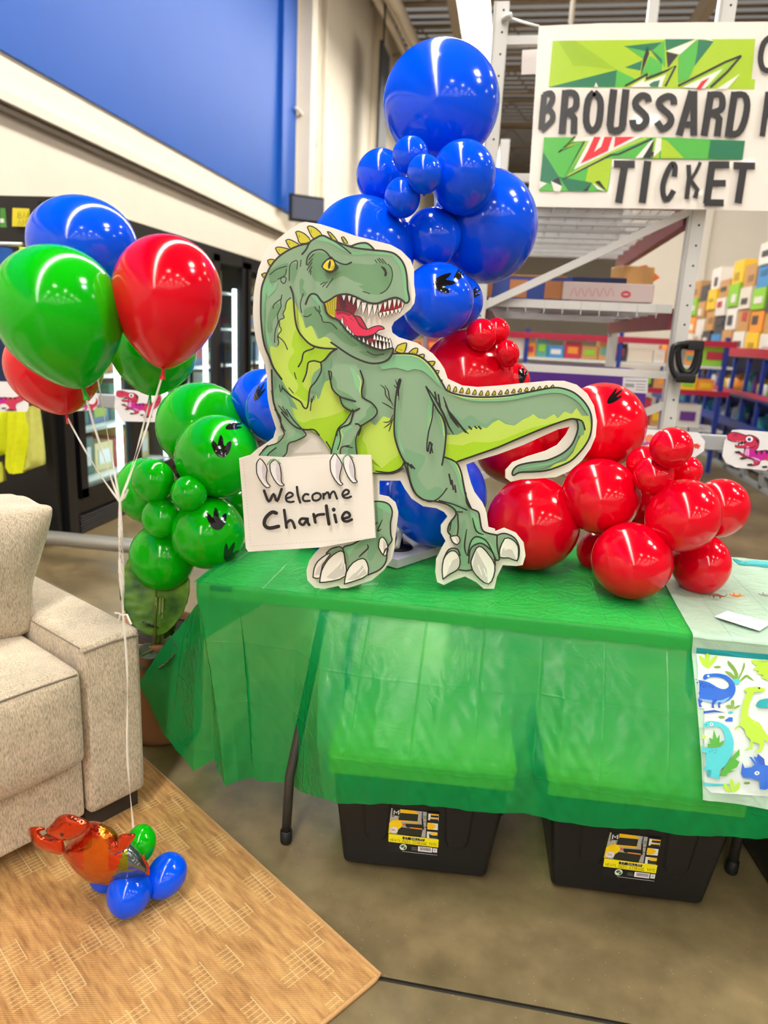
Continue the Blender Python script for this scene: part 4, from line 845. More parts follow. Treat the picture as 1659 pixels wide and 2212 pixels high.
    for k in range(4): p.line((150,150,150), 5, [(770-10*(k%2), 1216+k*22), (890, 1228+k*22)], 0)
    F_((232,228,230), [(918,1195),(1262,1230),(1252,1350),(912,1312)])
    for k in range(22): x = 965+k*12; F_((24,22,24), [(x,1215+(k*1.2)),(x+4+3*(k%3==0),1215+k*1.2),(x+2+3*(k%3==0),1290+k*1.2),(x-2,1290+k*1.2)])
    F_((226,226,228), [(1275,1238),(1378,1250),(1372,1350),(1270,1340)]); p.line((30,30,30), 9, [(1300,1300),(1325,1262),(1350,1305)], 0, closed=True)
    p.line((200,200,200), 9, [(540,1318),(1375,1408)], 0, caps=False)
    p.mb.build('paper_label', t)
    return t
tote = make_tote()
t2 = copy_tree(tote); t2.location = (0.44, 1.72, 0); t2.rotation_euler = (0, 0, math.radians(-1.2)); t2['label'] = 'black storage tote with paper label below the lower hem near the dinosaur-print cover'
t3 = copy_tree(tote); t3.location = (1.07, 1.67, 0); t3.rotation_euler = (0, 0, math.radians(3)); t3['label'] = 'black storage tote at the right edge of the photo in deep shade under the cover'
# ------------------------------------------------------------------ balloons
def latex(name, col, coat=0.55):
    m = mat(name, col, 0.13, coat=0, spec=0.42); return m
LB, LR, LGr = latex('latex_blue', (0, 78, 232)), latex('latex_red', (216, 0, 28)), latex('latex_green', (6, 174, 6))
KN = {}
def balloon(label, px, py, rx, ry, Y, m, ang=90, egg=0.08, group=None, knot=True, back=0.0, pinch=0.0, name='balloon', spin=0, cat='balloon'):
    c = onY(px, py, Y); dd = depth(c); k = dd/F
    view = (c-CAM).normalized(); ur = cr-view*cr.dot(view); ur.normalize(); uu = ur.cross(view)*1.0
    if uu.z < 0: uu = -uu
    a = math.radians(ang); ax = (ur*math.cos(a)+uu*math.sin(a)+view*back).normalized()
    x = ax.cross(view).normalized(); y = ax.cross(x).normalized(); R3 = Matrix((x, y, ax)).transposed()
    r, h = rx*k, ry*k; prof = []; n = 28
    for i in range(n+1):
        t_ = math.pi*i/n; z = math.cos(t_); rr = math.sin(t_)*(1+egg*z)
        if pinch and z < 0: rr *= 1-pinch*(-z)**3*0.6; z *= 1+pinch*0.12*(-z)**4
        prof.append((max(rr*r, 0.0004), z*h))
    b = MB(); b.lathe(prof, m, c, R3, 48)
    o = b.build(name, None, origin=c); tag(o, label, cat, group)
    zb_ = prof[-1][1]
    if knot:
        s = max(0.005, min(r, .14)*.06)
        b = MB(); b.lathe([(s*.5, .004), (s*.42, -s*.35), (s*.62, -s*.7), (s*.5, -s*1.0), (s*.7, -s*2.2), (s*.85, -s*3.0), (s*.92, -s*3.15), (s*.85, -s*3.3), (s*.7, -s*3.1), (s*.4, -s*2.4)], m, c+R3 @ Vector((0,0,zb_)), R3, 20); b.build('knot', o)
    return o, c, R3, zb_
FOOT = [(1163,602),(1195,655),(1202,715),(1228,722),(1240,690),(1283,668),(1285,730),(1262,800),(1215,850),(1165,850),(1120,820),(1085,760),(1060,690),(1062,655),(1105,685),(1135,720),(1143,665)]
def foot(o, px, py, s=1.0, rot=0, sx=1.0, mir=1):
    bv_ = bvh_of(o); a = math.radians(rot); ca, sa = math.cos(a), math.sin(a)
    def tf(x, y):
        u, v = (x-1172)/5.18*s*sx*mir, (y-735)/5.18*s; return (px+u*ca-v*sa, py+u*sa+v*ca)
    drape('footprint_decal', o, bv_, (12,12,14), FOOT, 3.0, .0008, tf, .12, None, 2, coat=.5)
GG = None
garl = [
 ('largest blue balloon at the very top of the garland', 953,226,125,118,2.42,LB,90,.04),
 ('small blue balloon touching the underside of the topmost giant balloon', 887,337,39,40,2.16,LB,100,.06),
 ('smallest front blue balloon in the middle of the upper cluster', 917,377,38,42,2.10,LB,90,.05),
 ('small blue balloon at the lower left of the small upper cluster', 869,428,39,44,2.15,LB,80,.05),
 ('medium blue balloon at the upper left behind the small cluster', 824,384,54,60,2.32,LB,100,.03),
 ('medium blue balloon right of the small upper cluster', 1000,385,70,80,2.24,LB,90,.03),
 ('giant blue balloon at the right below the top of the garland', 1047,492,113,122,2.46,LB,100,.03),
 ('medium dark-looking blue balloon between the dinosaur head and the giant right balloon', 935,513,61,61,2.30,LB,90,.03),
 ('giant blue balloon directly behind the dinosaur head', 783,547,112,118,2.26,LB,80,.03),
 ('blue balloon with a black footprint beside the dinosaur mouth', 944,650,78,81,2.18,LB,60,.03),
 ('blue balloon half hidden behind the footprint balloon beside the mouth', 985,655,57,62,2.36,LB,60,.03),
 ('dark blue balloon glimpsed under the dinosaur snout', 868,690,52,52,2.46,LB,90,.03),
 ('blue balloon with a footprint at the left of the dinosaur chest', 600,892,68,76,2.20,LB,110,.03),
 ('blue balloon behind the green balloons left of the dinosaur chest', 570,868,70,70,2.42,LB,110,.03),
 ('large blue balloon seen between the dinosaur legs', 944,1074,107,110,2.30,LB,90,.02),
 ('dark blue balloon behind the raised knee of the dinosaur', 842,1072,58,60,2.46,LB,90,.02),
 ('blue balloon peeking out below the white welcome sign', 692,1142,50,52,2.3,LB,90,.02),
 ('giant glossy red balloon above the dinosaur back', 1008,815,100,98,2.32,LR,70,.03),
 ('small red balloon at the left of the trio on top of the red part', 1040,724,34,35,2.20,LR,100,.03),
 ('small red balloon at the back of the trio on top of the red part', 1073,716,28,29,2.25,LR,80,.03),
 ('small red balloon lowest in the trio on top of the red part', 1097,765,25,33,2.20,LR,100,.05),
 ('red balloon with a black footprint peeking right of the giant glossy red balloon', 1104,826,40,46,2.38,LR,80,.03),
 ('large red balloon with footprint right of the tail', 1300,921,93,92,2.40,LR,100,.03),
 ('dark red balloon seen through the curl of the tail', 1110,965,84,84,2.50,LR,90,.03),
 ('red balloon behind the bend of the tail', 1195,925,84,84,2.52,LR,90,.03),
 ('large red balloon resting on the table beside the dinosaur right foot', 1151,1132,100,103,2.25,LR,80,.03),
 ('medium red balloon below the tail tip', 1297,1073,84,79,2.22,LR,60,.03),
 ('topmost small red balloon of the right end', 1450,968,45,44,2.10,LR,100,.04),
 ('small red balloon left of the right end cluster, in front', 1412,1027,43,42,2.14,LR,90,.03),
 ('small red balloon left of the right end cluster, behind', 1392,1002,38,38,2.25,LR,90,.03),
 ('smallest red balloon behind the topmost small red balloon', 1484,1017,32,32,2.20,LR,90,.03),
 ('medium red balloon with a dimple in front at the right end', 1475,1114,81,74,2.10,LR,150,.03),
 ('red balloon farthest right in the garland', 1553,1099,60,69,2.26,LR,60,.03),
 ('large red balloon resting on the table at the front of the right end', 1364,1212,85,82,2.07,LR,70,.03),
 ('red balloon resting on the mint cover above the toys', 1514,1217,67,56,2.20,LR,180,.03),
 ('red balloon squeezed between the two resting red balloons', 1290,1192,44,43,2.36,LR,90,.03),
 ('dark red balloon filling the gap behind the right cluster', 1392,1095,52,52,2.34,LR,90,.03),
 ('large green balloon at the top left of the garland', 437,922,98,92,2.36,LGr,80,.03),
 ('green balloon with two black footprints beside the welcome sign', 470,987,90,89,2.12,LGr,100,.03),
 ('small green balloon uppermost left in the green cluster', 332,1038,47,43,2.03,LGr,200,.05),
 ('smallest green balloon in the middle of the green cluster', 408,1066,39,39,2.00,LGr,60,.03),
 ('small green balloon lower left in the green cluster', 347,1118,44,36,2.03,LGr,180,.05),
 ('green balloon behind the small ones at the far left of the garland', 320,1062,66,77,2.18,LGr,110,.04),
 ('green balloon with two footprints at the table corner', 450,1152,78,79,2.06,LGr,90,.03),
 ('lowest green balloon hanging over the potted plant', 352,1203,73,65,2.12,LGr,200,.05),
 ('dark green balloon peeking from behind the welcome sign edge', 520,1092,44,44,2.32,LGr,90,.03),
]
GB_ = {}
for i, g in enumerate(garl):
    lab, px, py, rx, ry, Y, m, ang, egg = g
    col = 'blue' if m is LB else 'red' if m is LR else 'green'
    o, c, R3, zb_ = balloon(lab, px, py, rx, ry, Y, m, ang, egg, '%s balloons of the garland' % col, knot=True, back=-0.9)
    GB_[i] = o
for i, (px, py, s, r, sx, mir) in ((9,(959,611,.98,92,1,1)),(10,(1023,634,.9,60,.45,1)),(9,(992,592,.8,40,.5,1)),(12,(560,846,.95,32,.42,1)),(21,(1128,808,.9,10,.5,1)),(22,(1328,856,.95,50,.5,1)),(38,(477,965,1.0,3,1,1)),(38,(508,918,.95,75,.45,1)),(43,(467,1122,1.0,0,1,1)),(43,(497,1193,.95,25,.8,1))):
    foot(GB_[i], px, py, s, r, sx, mir)
# stand of the garland: white base board with a black socket, pole behind the balloons
t = empty('garland_stand', (-0.38, 2.33, TZ), 'white base board with a black pole socket standing on the green cover', 'stand')
bc = Vector((-0.288, 2.109, 0)); e1 = Vector((0.11, 0.185, 0)).normalized(); e2 = Vector((-0.185, 0.11, 0)).normalized(); cc = bc+e1*.15+e2*.15
b = MB(); b.box((cc.x, cc.y, TZ+.02), (.3, .3, .028), mat('white_board', (206,204,208), .5, noise=.08, nscale=30), math.atan2(e1.y, e1.x)); b.build('base_board', t)
b = MB(); b.lathe([(.001,.03),(.018,.03),(.02,.014),(.045,.011),(.052,.004),(.052,0),(.001,0)], BLK, onZ(858, 1182, TZ+.035), n=28); b.build('socket', t)
b = MB(); b.tube([onZ(858,1182,TZ+.05), onY(872,1120,2.34), onY(905,900,2.44), onY(940,500,2.44), onY(950,300,2.44)], .008, HOUS); b.build('pole', t)
b = MB(); b.tube([onY(905,900,2.44), onY(1150,960,2.44), onY(1300,1100,2.42), onY(1480,1110,2.3)], .006, HOUS); b.build('right_arm', t)
b = MB(); b.tube([onY(905,900,2.44), onY(650,900,2.42), onY(430,960,2.36), onY(350,1150,2.25)], .006, HOUS); b.build('left_arm', t)
# ------------------------------------------------------------------ helium bunch
STR = mat('ribbon_white', (228, 222, 210), .35)
hel = [('tallest blue helium balloon at the back of the left bunch', 180,540,113,110,1.62,LB,85,.08,.15), ('large front green helium balloon at the left of the bunch', 131,686,130,150,1.36,LGr,101,.10,.3),
       ('front red helium balloon at the right of the bunch', 361,652,114,138,1.45,LR,82,.10,.35), ('red helium balloon hidden behind the large green one', 120,795,101,98,1.62,LR,98,.08,.3), ('green helium balloon hidden behind the front red one', 331,765,90,86,1.66,LGr,82,.08,.3)]
tie = onY(259, 1085, 1.36); ends = []
for lab, px, py, rx, ry, Y, m, ang, egg, pin in hel:
    o, c, R3, zb_ = balloon(lab, px, py, rx, ry, Y, m, ang, egg, 'helium balloons of the left bunch', knot=True, pinch=pin)
    ends.append((c+R3 @ Vector((0, 0, zb_-.008)), lab))
def strip(name, pts, w_, m, label, cat, parent=None):
    m_ = MB(); vs = []; P = [Vector(p) for p in pts]; n = len(P)
    for i, p in enumerate(P):
        t_ = (P[min(i+1, n-1)]-P[max(i-1, 0)]).normalized(); a = math.sin(i*.55)*.9; sd = t_.cross(Vector((math.sin(a), -math.cos(a), 0))).normalized(); nn = sd.cross(t_)
        for q in (sd*w_+nn*.0004, sd*w_-nn*.0004, -sd*w_-nn*.0004, -sd*w_+nn*.0004): vs.append(p+q)
    m_.add(vs, [(i*4+j, i*4+(j+1)%4, (i+1)*4+(j+1)%4, (i+1)*4+j) for i in range(n-1) for j in range(4)], m, True)
    return tag(m_.build(name, parent), label, cat)
for (e, lab) in ends:
    nm = lab.split(' helium')[0].split(' at the')[0]
    pts = [e.lerp(tie, k/14)+Vector((0, 0, -.012*math.sin(math.pi*k/14))) for k in range(15)]
    strip('balloon_ribbon', pts, .0022, STR, 'white ribbon running from the knot of the %s helium balloon' % nm, 'ribbon')
b1, b2, b3 = onY(262,1225,1.36), onY(266,1330,1.36), onY(285,1788,1.375)
tw = empty('ribbon_tail', b2, 'twisted white ribbon bundle falling past the sofa arm to the foil dinosaur weight', 'ribbon')
for s in range(5):
    pts = []
    for k in range(25):
        v = k/24; p = tie.lerp(b1, v*2) if v < .5 else b1.lerp(b2, v*2-1); a = v*16+s*1.3; pts.append(p+Vector((math.cos(a), math.sin(a), 0))*.0045*math.sin(math.pi*min(1, v*1.02+.02)))
    strip('strand', pts, .0022, STR, None, None, tw)
strip('single_strand', [b2.lerp(b3, k/24)+Vector((.004*math.sin(k*.3), 0, 0)) for k in range(25)], .0026, STR, None, None, tw)
for dx, dy in ((.018, -.018), (-.012, -.02), (-.02, .004)): strip('loose_end', [b2, b2+Vector((dx*.5, 0, .004)), b2+Vector((dx, 0, dy))], .002, STR, None, None, tw)
for dx, dz in ((.02, .03), (.012, .02)): strip('loose_end', [tie, tie+Vector((dx*.6, 0, dz*.4)), tie+Vector((dx, 0, dz))], .002, STR, None, None, tw)
# ------------------------------------------------------------------ weight cluster on the rug
for lab, px, py, rx, ry, Y, m, ang in (('small green balloon behind the foil dinosaur on the rug', 305,1822,31,39,1.475,LGr,95), ('small blue balloon at the right of the foil dinosaur on the rug', 358,1892,41,49,1.455,LB,60),
        ('small blue balloon at the front below the foil dinosaur', 280,1944,47,50,1.385,LB,80), ('small blue balloon mostly hidden under the foil dinosaur', 232,1918,36,36,1.44,LB,110)):
    o, c, R3, zb_ = balloon(lab, px, py, rx, ry, Y, m, ang, .06, 'small balloons weighting the bunch on the rug', knot=False)
    lowest = min((v.co.z for v in o.data.vertices)); o.location.z = max(o.location.z, 0.012-lowest) if abs(o.location.z+lowest) < .06 else o.location.z
def foil(name, col, rough=.12):
    m = mat(name, col, rough, metal=.85, coat=.4); nt = m.node_tree; b = nt.nodes['Principled BSDF']; tc = nt.nodes.new('ShaderNodeTexCoord')
    v = nt.nodes.new('ShaderNodeTexVoronoi'); v.inputs['Scale'].default_value = 24; v.feature = 'DISTANCE_TO_EDGE'; n = nt.nodes.new('ShaderNodeTexNoise'); n.inputs['Scale'].default_value = 30
    nt.links.new(tc.outputs['Object'], n.inputs['Vector']); nt.links.new(tc.outputs['Object'], v.inputs['Vector'])
    mm = nt.nodes.new('ShaderNodeMath'); nt.links.new(v.outputs['Distance'], mm.inputs[0]); nt.links.new(n.outputs['Fac'], mm.inputs[1])
    bp = nt.nodes.new('ShaderNodeBump'); bp.inputs['Strength'].default_value = .3; bp.inputs['Distance'].default_value = .012; nt.links.new(mm.outputs[0], bp.inputs['Height']); nt.links.new(bp.outputs[0], b.inputs['Normal']); return m
FO, FA, FS, FG = foil('foil_red_orange', (214, 66, 26)), foil('foil_amber', (212, 108, 16), .2), foil('foil_silver', (120, 128, 130)), foil('foil_olive', (130, 140, 20), .2)
def pillow(name, pts, Y, thick, mts, parent, grid=5, tfm=None, pick=None, ripple=.0015):
    """inflated foil chamber: seam outline and height rising inwards on both sides"""
    S = lambda x, y: (60+x/4.608, 1740+y/4.608)
    pts = [(p.x, p.y) for p in smoothline([S(*p) for p in pts], 4, True)]; xs=[p[0] for p in pts]; ys=[p[1] for p in pts]; n = len(pts)
    def inside(x, y):
        c = False
        for i in range(n):
            x1,y1 = pts[i]; x2,y2 = pts[(i+1)%n]
            if (y1>y)!=(y2>y) and x < (x2-x1)*(y-y1)/(y2-y1)+x1: c = not c
        return c
    def dist(x, y):
        d = 1e9
        for i in range(n):
            a = Vector(pts[i]); b_ = Vector(pts[(i+1)%n]); ab = b_-a; q = Vector((x,y)); t_ = max(0, min(1, (q-a).dot(ab)/max(ab.length_squared, 1e-9))); d = min(d, (q-a-ab*t_).length)
        return d
    pp = [Vector(p) for p in pts]; gx = min(xs)+grid/2
    while gx < max(xs):
        gy = min(ys)+grid/2
        while gy < max(ys):
            if inside(gx, gy) and dist(gx, gy) > grid*.35: pp.append(Vector((gx, gy)))
            gy += grid
        gx += grid
    vv, _, ff, *_r = delaunay_2d_cdt(pp, [(i, (i+1)%n) for i in range(n)], [tuple(range(n))], 1, 1e-4)
    ds = [dist(v.x, v.y) if i >= n else 0 for i, v in enumerate(vv)]; mx_ = max(ds)
    m_ = MB(); base = [onY(v.x, v.y, Y) for v in vv]; cen = sum(base, Vector())/len(base); nrm = (CAM-cen).normalized()
    for sg in (1, -1):
        vs = []
        for v, p, d in zip(vv, base, ds):
            q = d/mx_; hgt = thick*math.sqrt(max(0, 1-(1-q)**2)); rp = ripple*math.sin(v.x*1.1+v.y*.7)*max(0, 1-q*1.6)
            vs.append(p+nrm*(sg*hgt+rp))
        fr = [tuple(f) if sg > 0 else tuple(f[::-1]) for f in ff]
        for f in fr:
            c2 = sum((vv[i] for i in f), Vector((0,0)))/len(f); m2 = pick((c2.x-60)*4.608, (c2.y-1740)*4.608) if pick else mts
            m_.m(m2)
        b0 = len(m_.v); m_.v += vs
        for f in fr:
            c2 = sum((vv[i] for i in f), Vector((0,0)))/len(f); m2 = pick((c2.x-60)*4.608, (c2.y-1740)*4.608) if pick else mts
            m_.f.append([b0+i for i in f]); m_.mi.append(m_.m(m2)); m_.sm.append(True)
    return m_.build(name, parent)
fy = 1.40
t = empty('foil_dinosaur_balloon', onY(265, 1905, fy), 'shiny orange foil dinosaur balloon tilted over the small blue balloons on the rug', 'foil balloon')
def pickb(x, y):
    if x+y*.35 > 1105 and not (x > 1130 and y < 540): return FS if not (x < 985 and y > 440 and y < 640) else FG
    if x > 860 and y > 655: return FS
    if 560 < x < 800 and 330 < y < 640: return FA
    if x > 720 and y < 320: return FA
    if y > 640 and x > 520: return FA
    return FO
pillow('body', [(350,480),(400,380),(520,290),(590,170),(700,160),(820,210),(890,270),(930,340),(1040,380),(1130,480),(1200,590),(1212,690),(1100,720),(980,780),(820,800),(640,780),(500,690),(400,580)], fy, .075, FO, t, 4, pick=pickb)
pillow('head', [(180,250),(240,180),(320,100),(420,85),(530,120),(620,180),(560,270),(460,330),(350,350),(250,320)], fy-.07, .032, FO, t, 4)
pillow('snout', [(0,245),(40,210),(150,215),(170,240),(120,262),(160,300),(260,320),(350,330),(352,485),(200,465),(70,400),(20,320)], fy-.05, .03, FO, t, 3)
pillow('arm', [(800,420),(880,400),(900,310),(960,280),(1072,285),(1010,400),(940,460),(840,490)], fy-.09, .016, FO, t, 3)
pillow('seam_tab', [(1130,520),(1160,485),(1165,530),(1205,600),(1212,690),(1170,695),(1190,640)], fy-.03, .006, FO, t, 3)
b = MB(); b.lathe([(.001,0),(.004,.0005),(.0045,0)], pc((40,16,10), .3), onY(60+342/4.608, 1740+288/4.608, fy-.108), Matrix((cr, -cu, -cf)).transposed(), 12); b.build('eye', t)
# ------------------------------------------------------------------ dinosaur cut-out
F0, F1p = onZ(690, 1271, TZ+.008), onZ(1062, 1272, TZ+.008)
dv = (F1p-F0); dv.z = 0; dv.normalize(); nrm = Vector((dv.y, -dv.x, 0))
if nrm.y > 0: nrm = -nrm
nrm = (nrm+Vector((0,0,.035))).normalized()
z4 = lambda x, y: (540+x/3.95, 460+y/3.95)
z5 = lambda x, y: (500+x/2.44, 860+y/2.44)
z8 = lambda x, y: (700+x/2.676, 700+y/2.676)
def Q4(p): return [z4(*q) for q in p]
def Q5(p): return [z5(*q) for q in p]
def Q8(p): return [z8(*q) for q in p]
t = empty('dinosaur_cutout', (F0+F1p)/2, 'large foam board cutout of a roaring green dinosaur holding a sign reading Welcome Charlie', 'cutout')
out = Q4([(470,75),(600,95),(700,125),(830,170),(900,195),(1060,235),(1200,270),(1290,320),(1370,400),(1400,480),(1400,600),(1412,700),(1402,770),(1370,820),(1290,885),(1230,930),(1208,975),(1215,1020),(1270,1060),(1350,1085),(1430,1110),(1490,1150),(1560,1200),(1620,1270)]) + \
 Q8([(696,259),(715,315),(800,355),(890,364),(1000,357),(1150,342),(1300,328),(1390,328),(1460,350),(1520,400),(1560,470),(1578,560),(1570,650),(1540,720),(1490,790),(1420,850),(1340,885),(1240,893),(1140,898),(1080,912),(1050,890),(1050,845),(1090,800),(1180,765),(1280,735),(1350,700),(1400,640),(1425,592),(1350,610),(1260,650),(1150,700),(1000,755),(880,790),(822,812),(830,850),(850,920),(870,970),(915,1030)]) + \
 Q5([(1335,576),(1345,610),(1355,680),(1390,690),(1390,705),(1440,685),(1500,710),(1540,760),(1550,830),(1535,880),(1500,885),(1430,880),(1400,940),(1385,1005),(1330,1005),(1290,970),(1230,940),(1170,960),(1120,985),(1085,970),(1075,920),(1080,850),(1110,790),(1130,755),(1105,710),(1105,670),(1140,625),(1120,600),(1080,580),(1010,570),(950,530),(915,480),(890,435),(780,435),(780,510),(830,520),(865,550),(880,600),(875,650),(865,720),(860,790),(845,850),(800,910),(740,960),(650,990),(610,1002),(575,1003),(565,990),(490,1005),(440,1000),(400,960),(395,910),(410,860),(440,820),(470,787),(90,810),(75,790),(60,560),(40,318),(100,300),(140,265),(180,240),(220,210),(235,160),(215,100),(200,50)]) + \
 Q4([(150,1580),(145,1500),(145,1400),(125,1290),(75,1170),(45,1050),(30,950),(25,850),(30,700),(45,600),(70,480),(110,380),(170,280),(250,210),(340,140),(430,85)])
fm = plane_map(F0, nrm, 0.00012, 0.0004)
bk = plane_map(F0-nrm*.006, nrm, 0, 0)
b = MB(); A = [fm(x, y, -4) for x, y in out]; n = len(out); tr = tessellate_polygon([[Vector((x, y, 0)) for x, y in out]])
FOAM = mat('foam_board', (238, 231, 219), .55)
b.add(A+[a-nrm*.006 for a in A], [tuple(q) for q in tr]+[tuple(n+i for i in q[::-1]) for q in tr]+[(i, (i+1)%n, n+(i+1)%n, n+i) for i in range(n)], FOAM); b.build('backing_board', t)
b = MB(); b.box(F0+dv*.06+Vector((0,.052,.17)), (.09, .006, .34), FOAM, rot=Matrix.Rotation(.25, 3, 'X')); b.build('rear_prop', t)
pr = Print(fm)
BG, DK, MT, LM, DL, PY, MID = (139,170,137), (112,154,112), (132,192,144), (190,216,88), (166,208,34), (222,234,134), (122,165,128)
spk = (204,194,40)
def spike(p, w_=4): pr.fill(spk, p, 2); pr.line(BK, w_, p, 2, closed=True); c = sum((Vector(q) for q in p), Vector((0,0)))/len(p); pr.line((120,116,20), 1.2, [c+(Vector(p[0])-c)*.4, c+(Vector(p[-1])-c)*.5], 0)
for p in ([(490,120),(510,110),(560,130),(618,192),(548,220),(515,180)], [(390,165),(410,155),(470,180),(518,242),(430,262),(408,215)], [(305,235),(330,225),(380,245),(422,280),(350,305),(322,270)], [(218,300),(240,290),(300,300),(342,320),(268,360),(232,330)], [(150,405),(175,395),(215,405),(182,450),(158,430)], [(98,525),(125,512),(152,520),(128,562)], [(660,160),(690,170),(748,242),(704,232)], [(780,210),(800,205),(835,258),(800,252)],
          [(1238,1180),(1262,1130),(1330,1108),(1335,1130),(1310,1198)], [(1352,1197),(1390,1160),(1432,1155),(1415,1208)], [(1428,1217),(1470,1205),(1488,1212),(1475,1245)], [(1505,1270),(1560,1265),(1580,1275),(1545,1312)], [(1570,1347),(1615,1345),(1592,1385)], [(1610,1427),(1640,1425),(1632,1455)]): spike(Q4(p), 2.4)
for i in range(17):
    u = i/16; x = 715+600*u; y = 385+35*math.sin(min(1, u*1.7)*math.pi*.5)-(52*max(0, u-.35)/.65); hgt = 30-14*u if i % 3 else 34-18*u
    spike(Q8([(x-8, y), (x+6, y-hgt), (x+12, y-hgt*.8), (x+14, y)]), 1.8)
body = Q4([(510,250),(560,215),(620,195),(680,220),(760,250),(830,262),(880,280),(920,258),(990,256),(1035,285),(1060,312),(1150,325),(1230,345),(1290,400),(1325,470),(1340,560),(1345,650),(1360,740),(1330,770),(1290,738),(1230,722),(1130,755),(1080,772),(1000,762),(900,715),(820,692),(740,705),(680,742),(625,765),(640,800),(650,850),(700,890),(760,920),(820,1000),(890,1060),(950,1100),(1040,1145),(1130,1170),(1200,1155),(1222,1162),(1218,1200),(1350,1200),(1430,1215),(1500,1260),(1570,1330),(1620,1420)]) + \
 Q8([(697,362),(712,385),(760,405),(850,420),(950,422),(1080,412),(1200,390),(1320,368),(1390,375),(1450,400),(1500,445),(1535,500),(1548,560),(1540,640),(1510,700),(1470,750),(1420,795),(1340,830),(1280,848),(1200,855),(1130,858),(1095,875),(1088,860),(1100,835),(1130,815),(1200,800),(1280,790),(1340,768),(1390,740),(1430,700),(1455,650),(1468,600),(1462,560),(1440,548),(1400,555),(1300,590),(1200,630),(1100,672),(1000,715),(900,750),(770,795),(690,800)]) + \
 Q5([(900,380),(840,397),(742,395),(640,340),(530,310),(505,255),(475,210),(440,180),(400,163),(350,150),(300,110),(270,60)]) + Q4([(240,1720),(200,1620),(188,1500),(185,1340),(150,1200),(120,1120),(105,1050),(95,950),(90,850),(92,750),(100,640),(130,550),(180,450),(250,370),(340,310),(440,270)])
pr.fill(BG, body)
# head shading
pr.fill(DK, Q4([(490,430),(520,360),(580,330),(650,350),(700,400),(720,470),(760,440),(880,430),(1040,440),(1100,420),(1180,440),(1215,520),(1200,620),(1130,690),(1020,690),(960,650),(925,622),(965,612),(880,580),(800,540),(740,560),(700,590),(640,600),(560,580),(520,520)]), 3)
pr.fill(MT, Q4([(1210,355),(1290,410),(1325,480),(1338,560),(1340,650),(1355,740),(1330,760),(1305,620),(1290,500),(1260,430)]), 3)
pr.fill(MT, Q4([(560,232),(620,208),(700,240),(790,285),(870,330),(1000,330),(1150,338),(1230,360),(1150,362),(1000,352),(890,360),(830,340),(740,290),(650,245)]), 2)
pr.fill(MT, Q4([(890,285),(940,268),(1000,275),(1035,300),(950,300)]), 2)
pr.fill(DK, Q4([(430,560),(462,580),(452,640),(485,690),(440,720),(422,640)]), 2)
pr.fill(DK, Q4([(460,850),(480,815),(560,795),(600,850),(620,925),(700,940),(770,1000),(840,1035),(920,1120),(870,1140),(780,1090),(700,1020),(640,1040),(600,1080),(560,1000),(520,960),(480,980)]), 3)
pr.fill(MT, Q4([(520,705),(560,700),(600,760),(625,840),(680,905),(760,945),(820,1010),(900,1080),(1000,1145),(1100,1178),(1200,1165),(1110,1195),(990,1165),(880,1095),(800,1025),(740,960),(650,915),(600,860),(580,780)]), 3)
pr.fill(DK, Q4([(180,800),(250,770),(245,850),(190,920),(195,1000),(160,1015),(150,940)]), 2); pr.fill(DK, Q4([(160,500),(240,450),(330,430),(300,520),(250,560),(180,590)]), 3); pr.fill(DK, Q4([(340,450),(400,430),(400,500),(370,570),(335,560)]), 2)
pr.fill(DK, Q4([(930,1180),(1000,1185),(1100,1215),(1150,1195),(1080,1232),(980,1215)]), 2)
pr.fill(MT, Q4([(105,660),(110,800),(115,950),(150,1120),(220,1240),(230,1180),(170,1080),(135,940),(130,780),(150,640),(170,560),(130,600)]), 3)
pr.fill(MT, Q4([(140,650),(170,580),(190,640),(240,560),(220,650),(185,690),(150,720)]), 0)
# throat
pr.fill(LM, Q4([(345,735),(372,760),(385,860),(392,940),(410,1000),(470,1080),(530,1130),(640,1150),(740,1160),(700,1190),(640,1260),(600,1300),(608,1350),(560,1440),(510,1500),(495,1650),(470,1670),(430,1610),(350,1560),(270,1420),(210,1320),(180,1230),(172,1135),(230,1150),(250,1080),(240,1000),(262,950),(255,910),(290,890),(285,840),(300,800),(310,760)]), 2)
pr.fill(LM, Q4([(382,765),(420,840),(455,920),(475,985),(520,960),(550,1010),(580,1075),(620,1060),(660,1060),(700,1100),(745,1155),(640,1148),(540,1125),(470,1075),(412,1000),(388,900)]), 2)
pr.fill(DL, Q4([(388,1000),(430,1060),(520,1135),(545,1155),(690,1180),(600,1260),(500,1270),(488,1340),(450,1440),(475,1500),(505,1530),(495,1640),(468,1665),(430,1600),(372,1560),(410,1500),(400,1440),(330,1340),(335,1250),(380,1180),(355,1120)]), 3)
pr.fill(LM, Q4([(510,1290),(540,1275),(570,1310),(560,1340),(525,1370),(540,1420),(520,1480),(480,1500),(450,1460),(490,1380),(495,1320)]), 2)
# belly
pr.fill(LM, Q5([(290,30),(320,95),(350,148),(400,163),(450,185),(500,235),(525,290),(640,335),(742,392),(850,392),(908,350),(885,290),(868,210),(858,130),(848,110),(800,95),(760,140),(730,160),(715,120),(690,100),(650,60),(600,20),(560,-60),(500,-120),(470,-100),(450,-40),(440,10),(410,22),(380,12),(340,-20)]), 1)
pr.fill(DL, Q5([(330,110),(380,130),(430,110),(500,100),(560,80),(640,50),(660,110),(600,150),(560,190),(545,260),(522,280),(480,215),(440,180),(400,163),(350,150)]), 2)
pr.fill(DL, Q5([(655,190),(690,150),(720,300),(745,385),(850,390),(906,350),(885,290),(868,220),(850,150),(880,300),(840,330),(790,370),(720,330),(655,300)]), 1)
pr.fill(LM, Q5([(700,170),(720,120),(760,150),(800,190),(860,240),(862,290),(800,330),(750,310),(722,260),(690,220)]), 3)
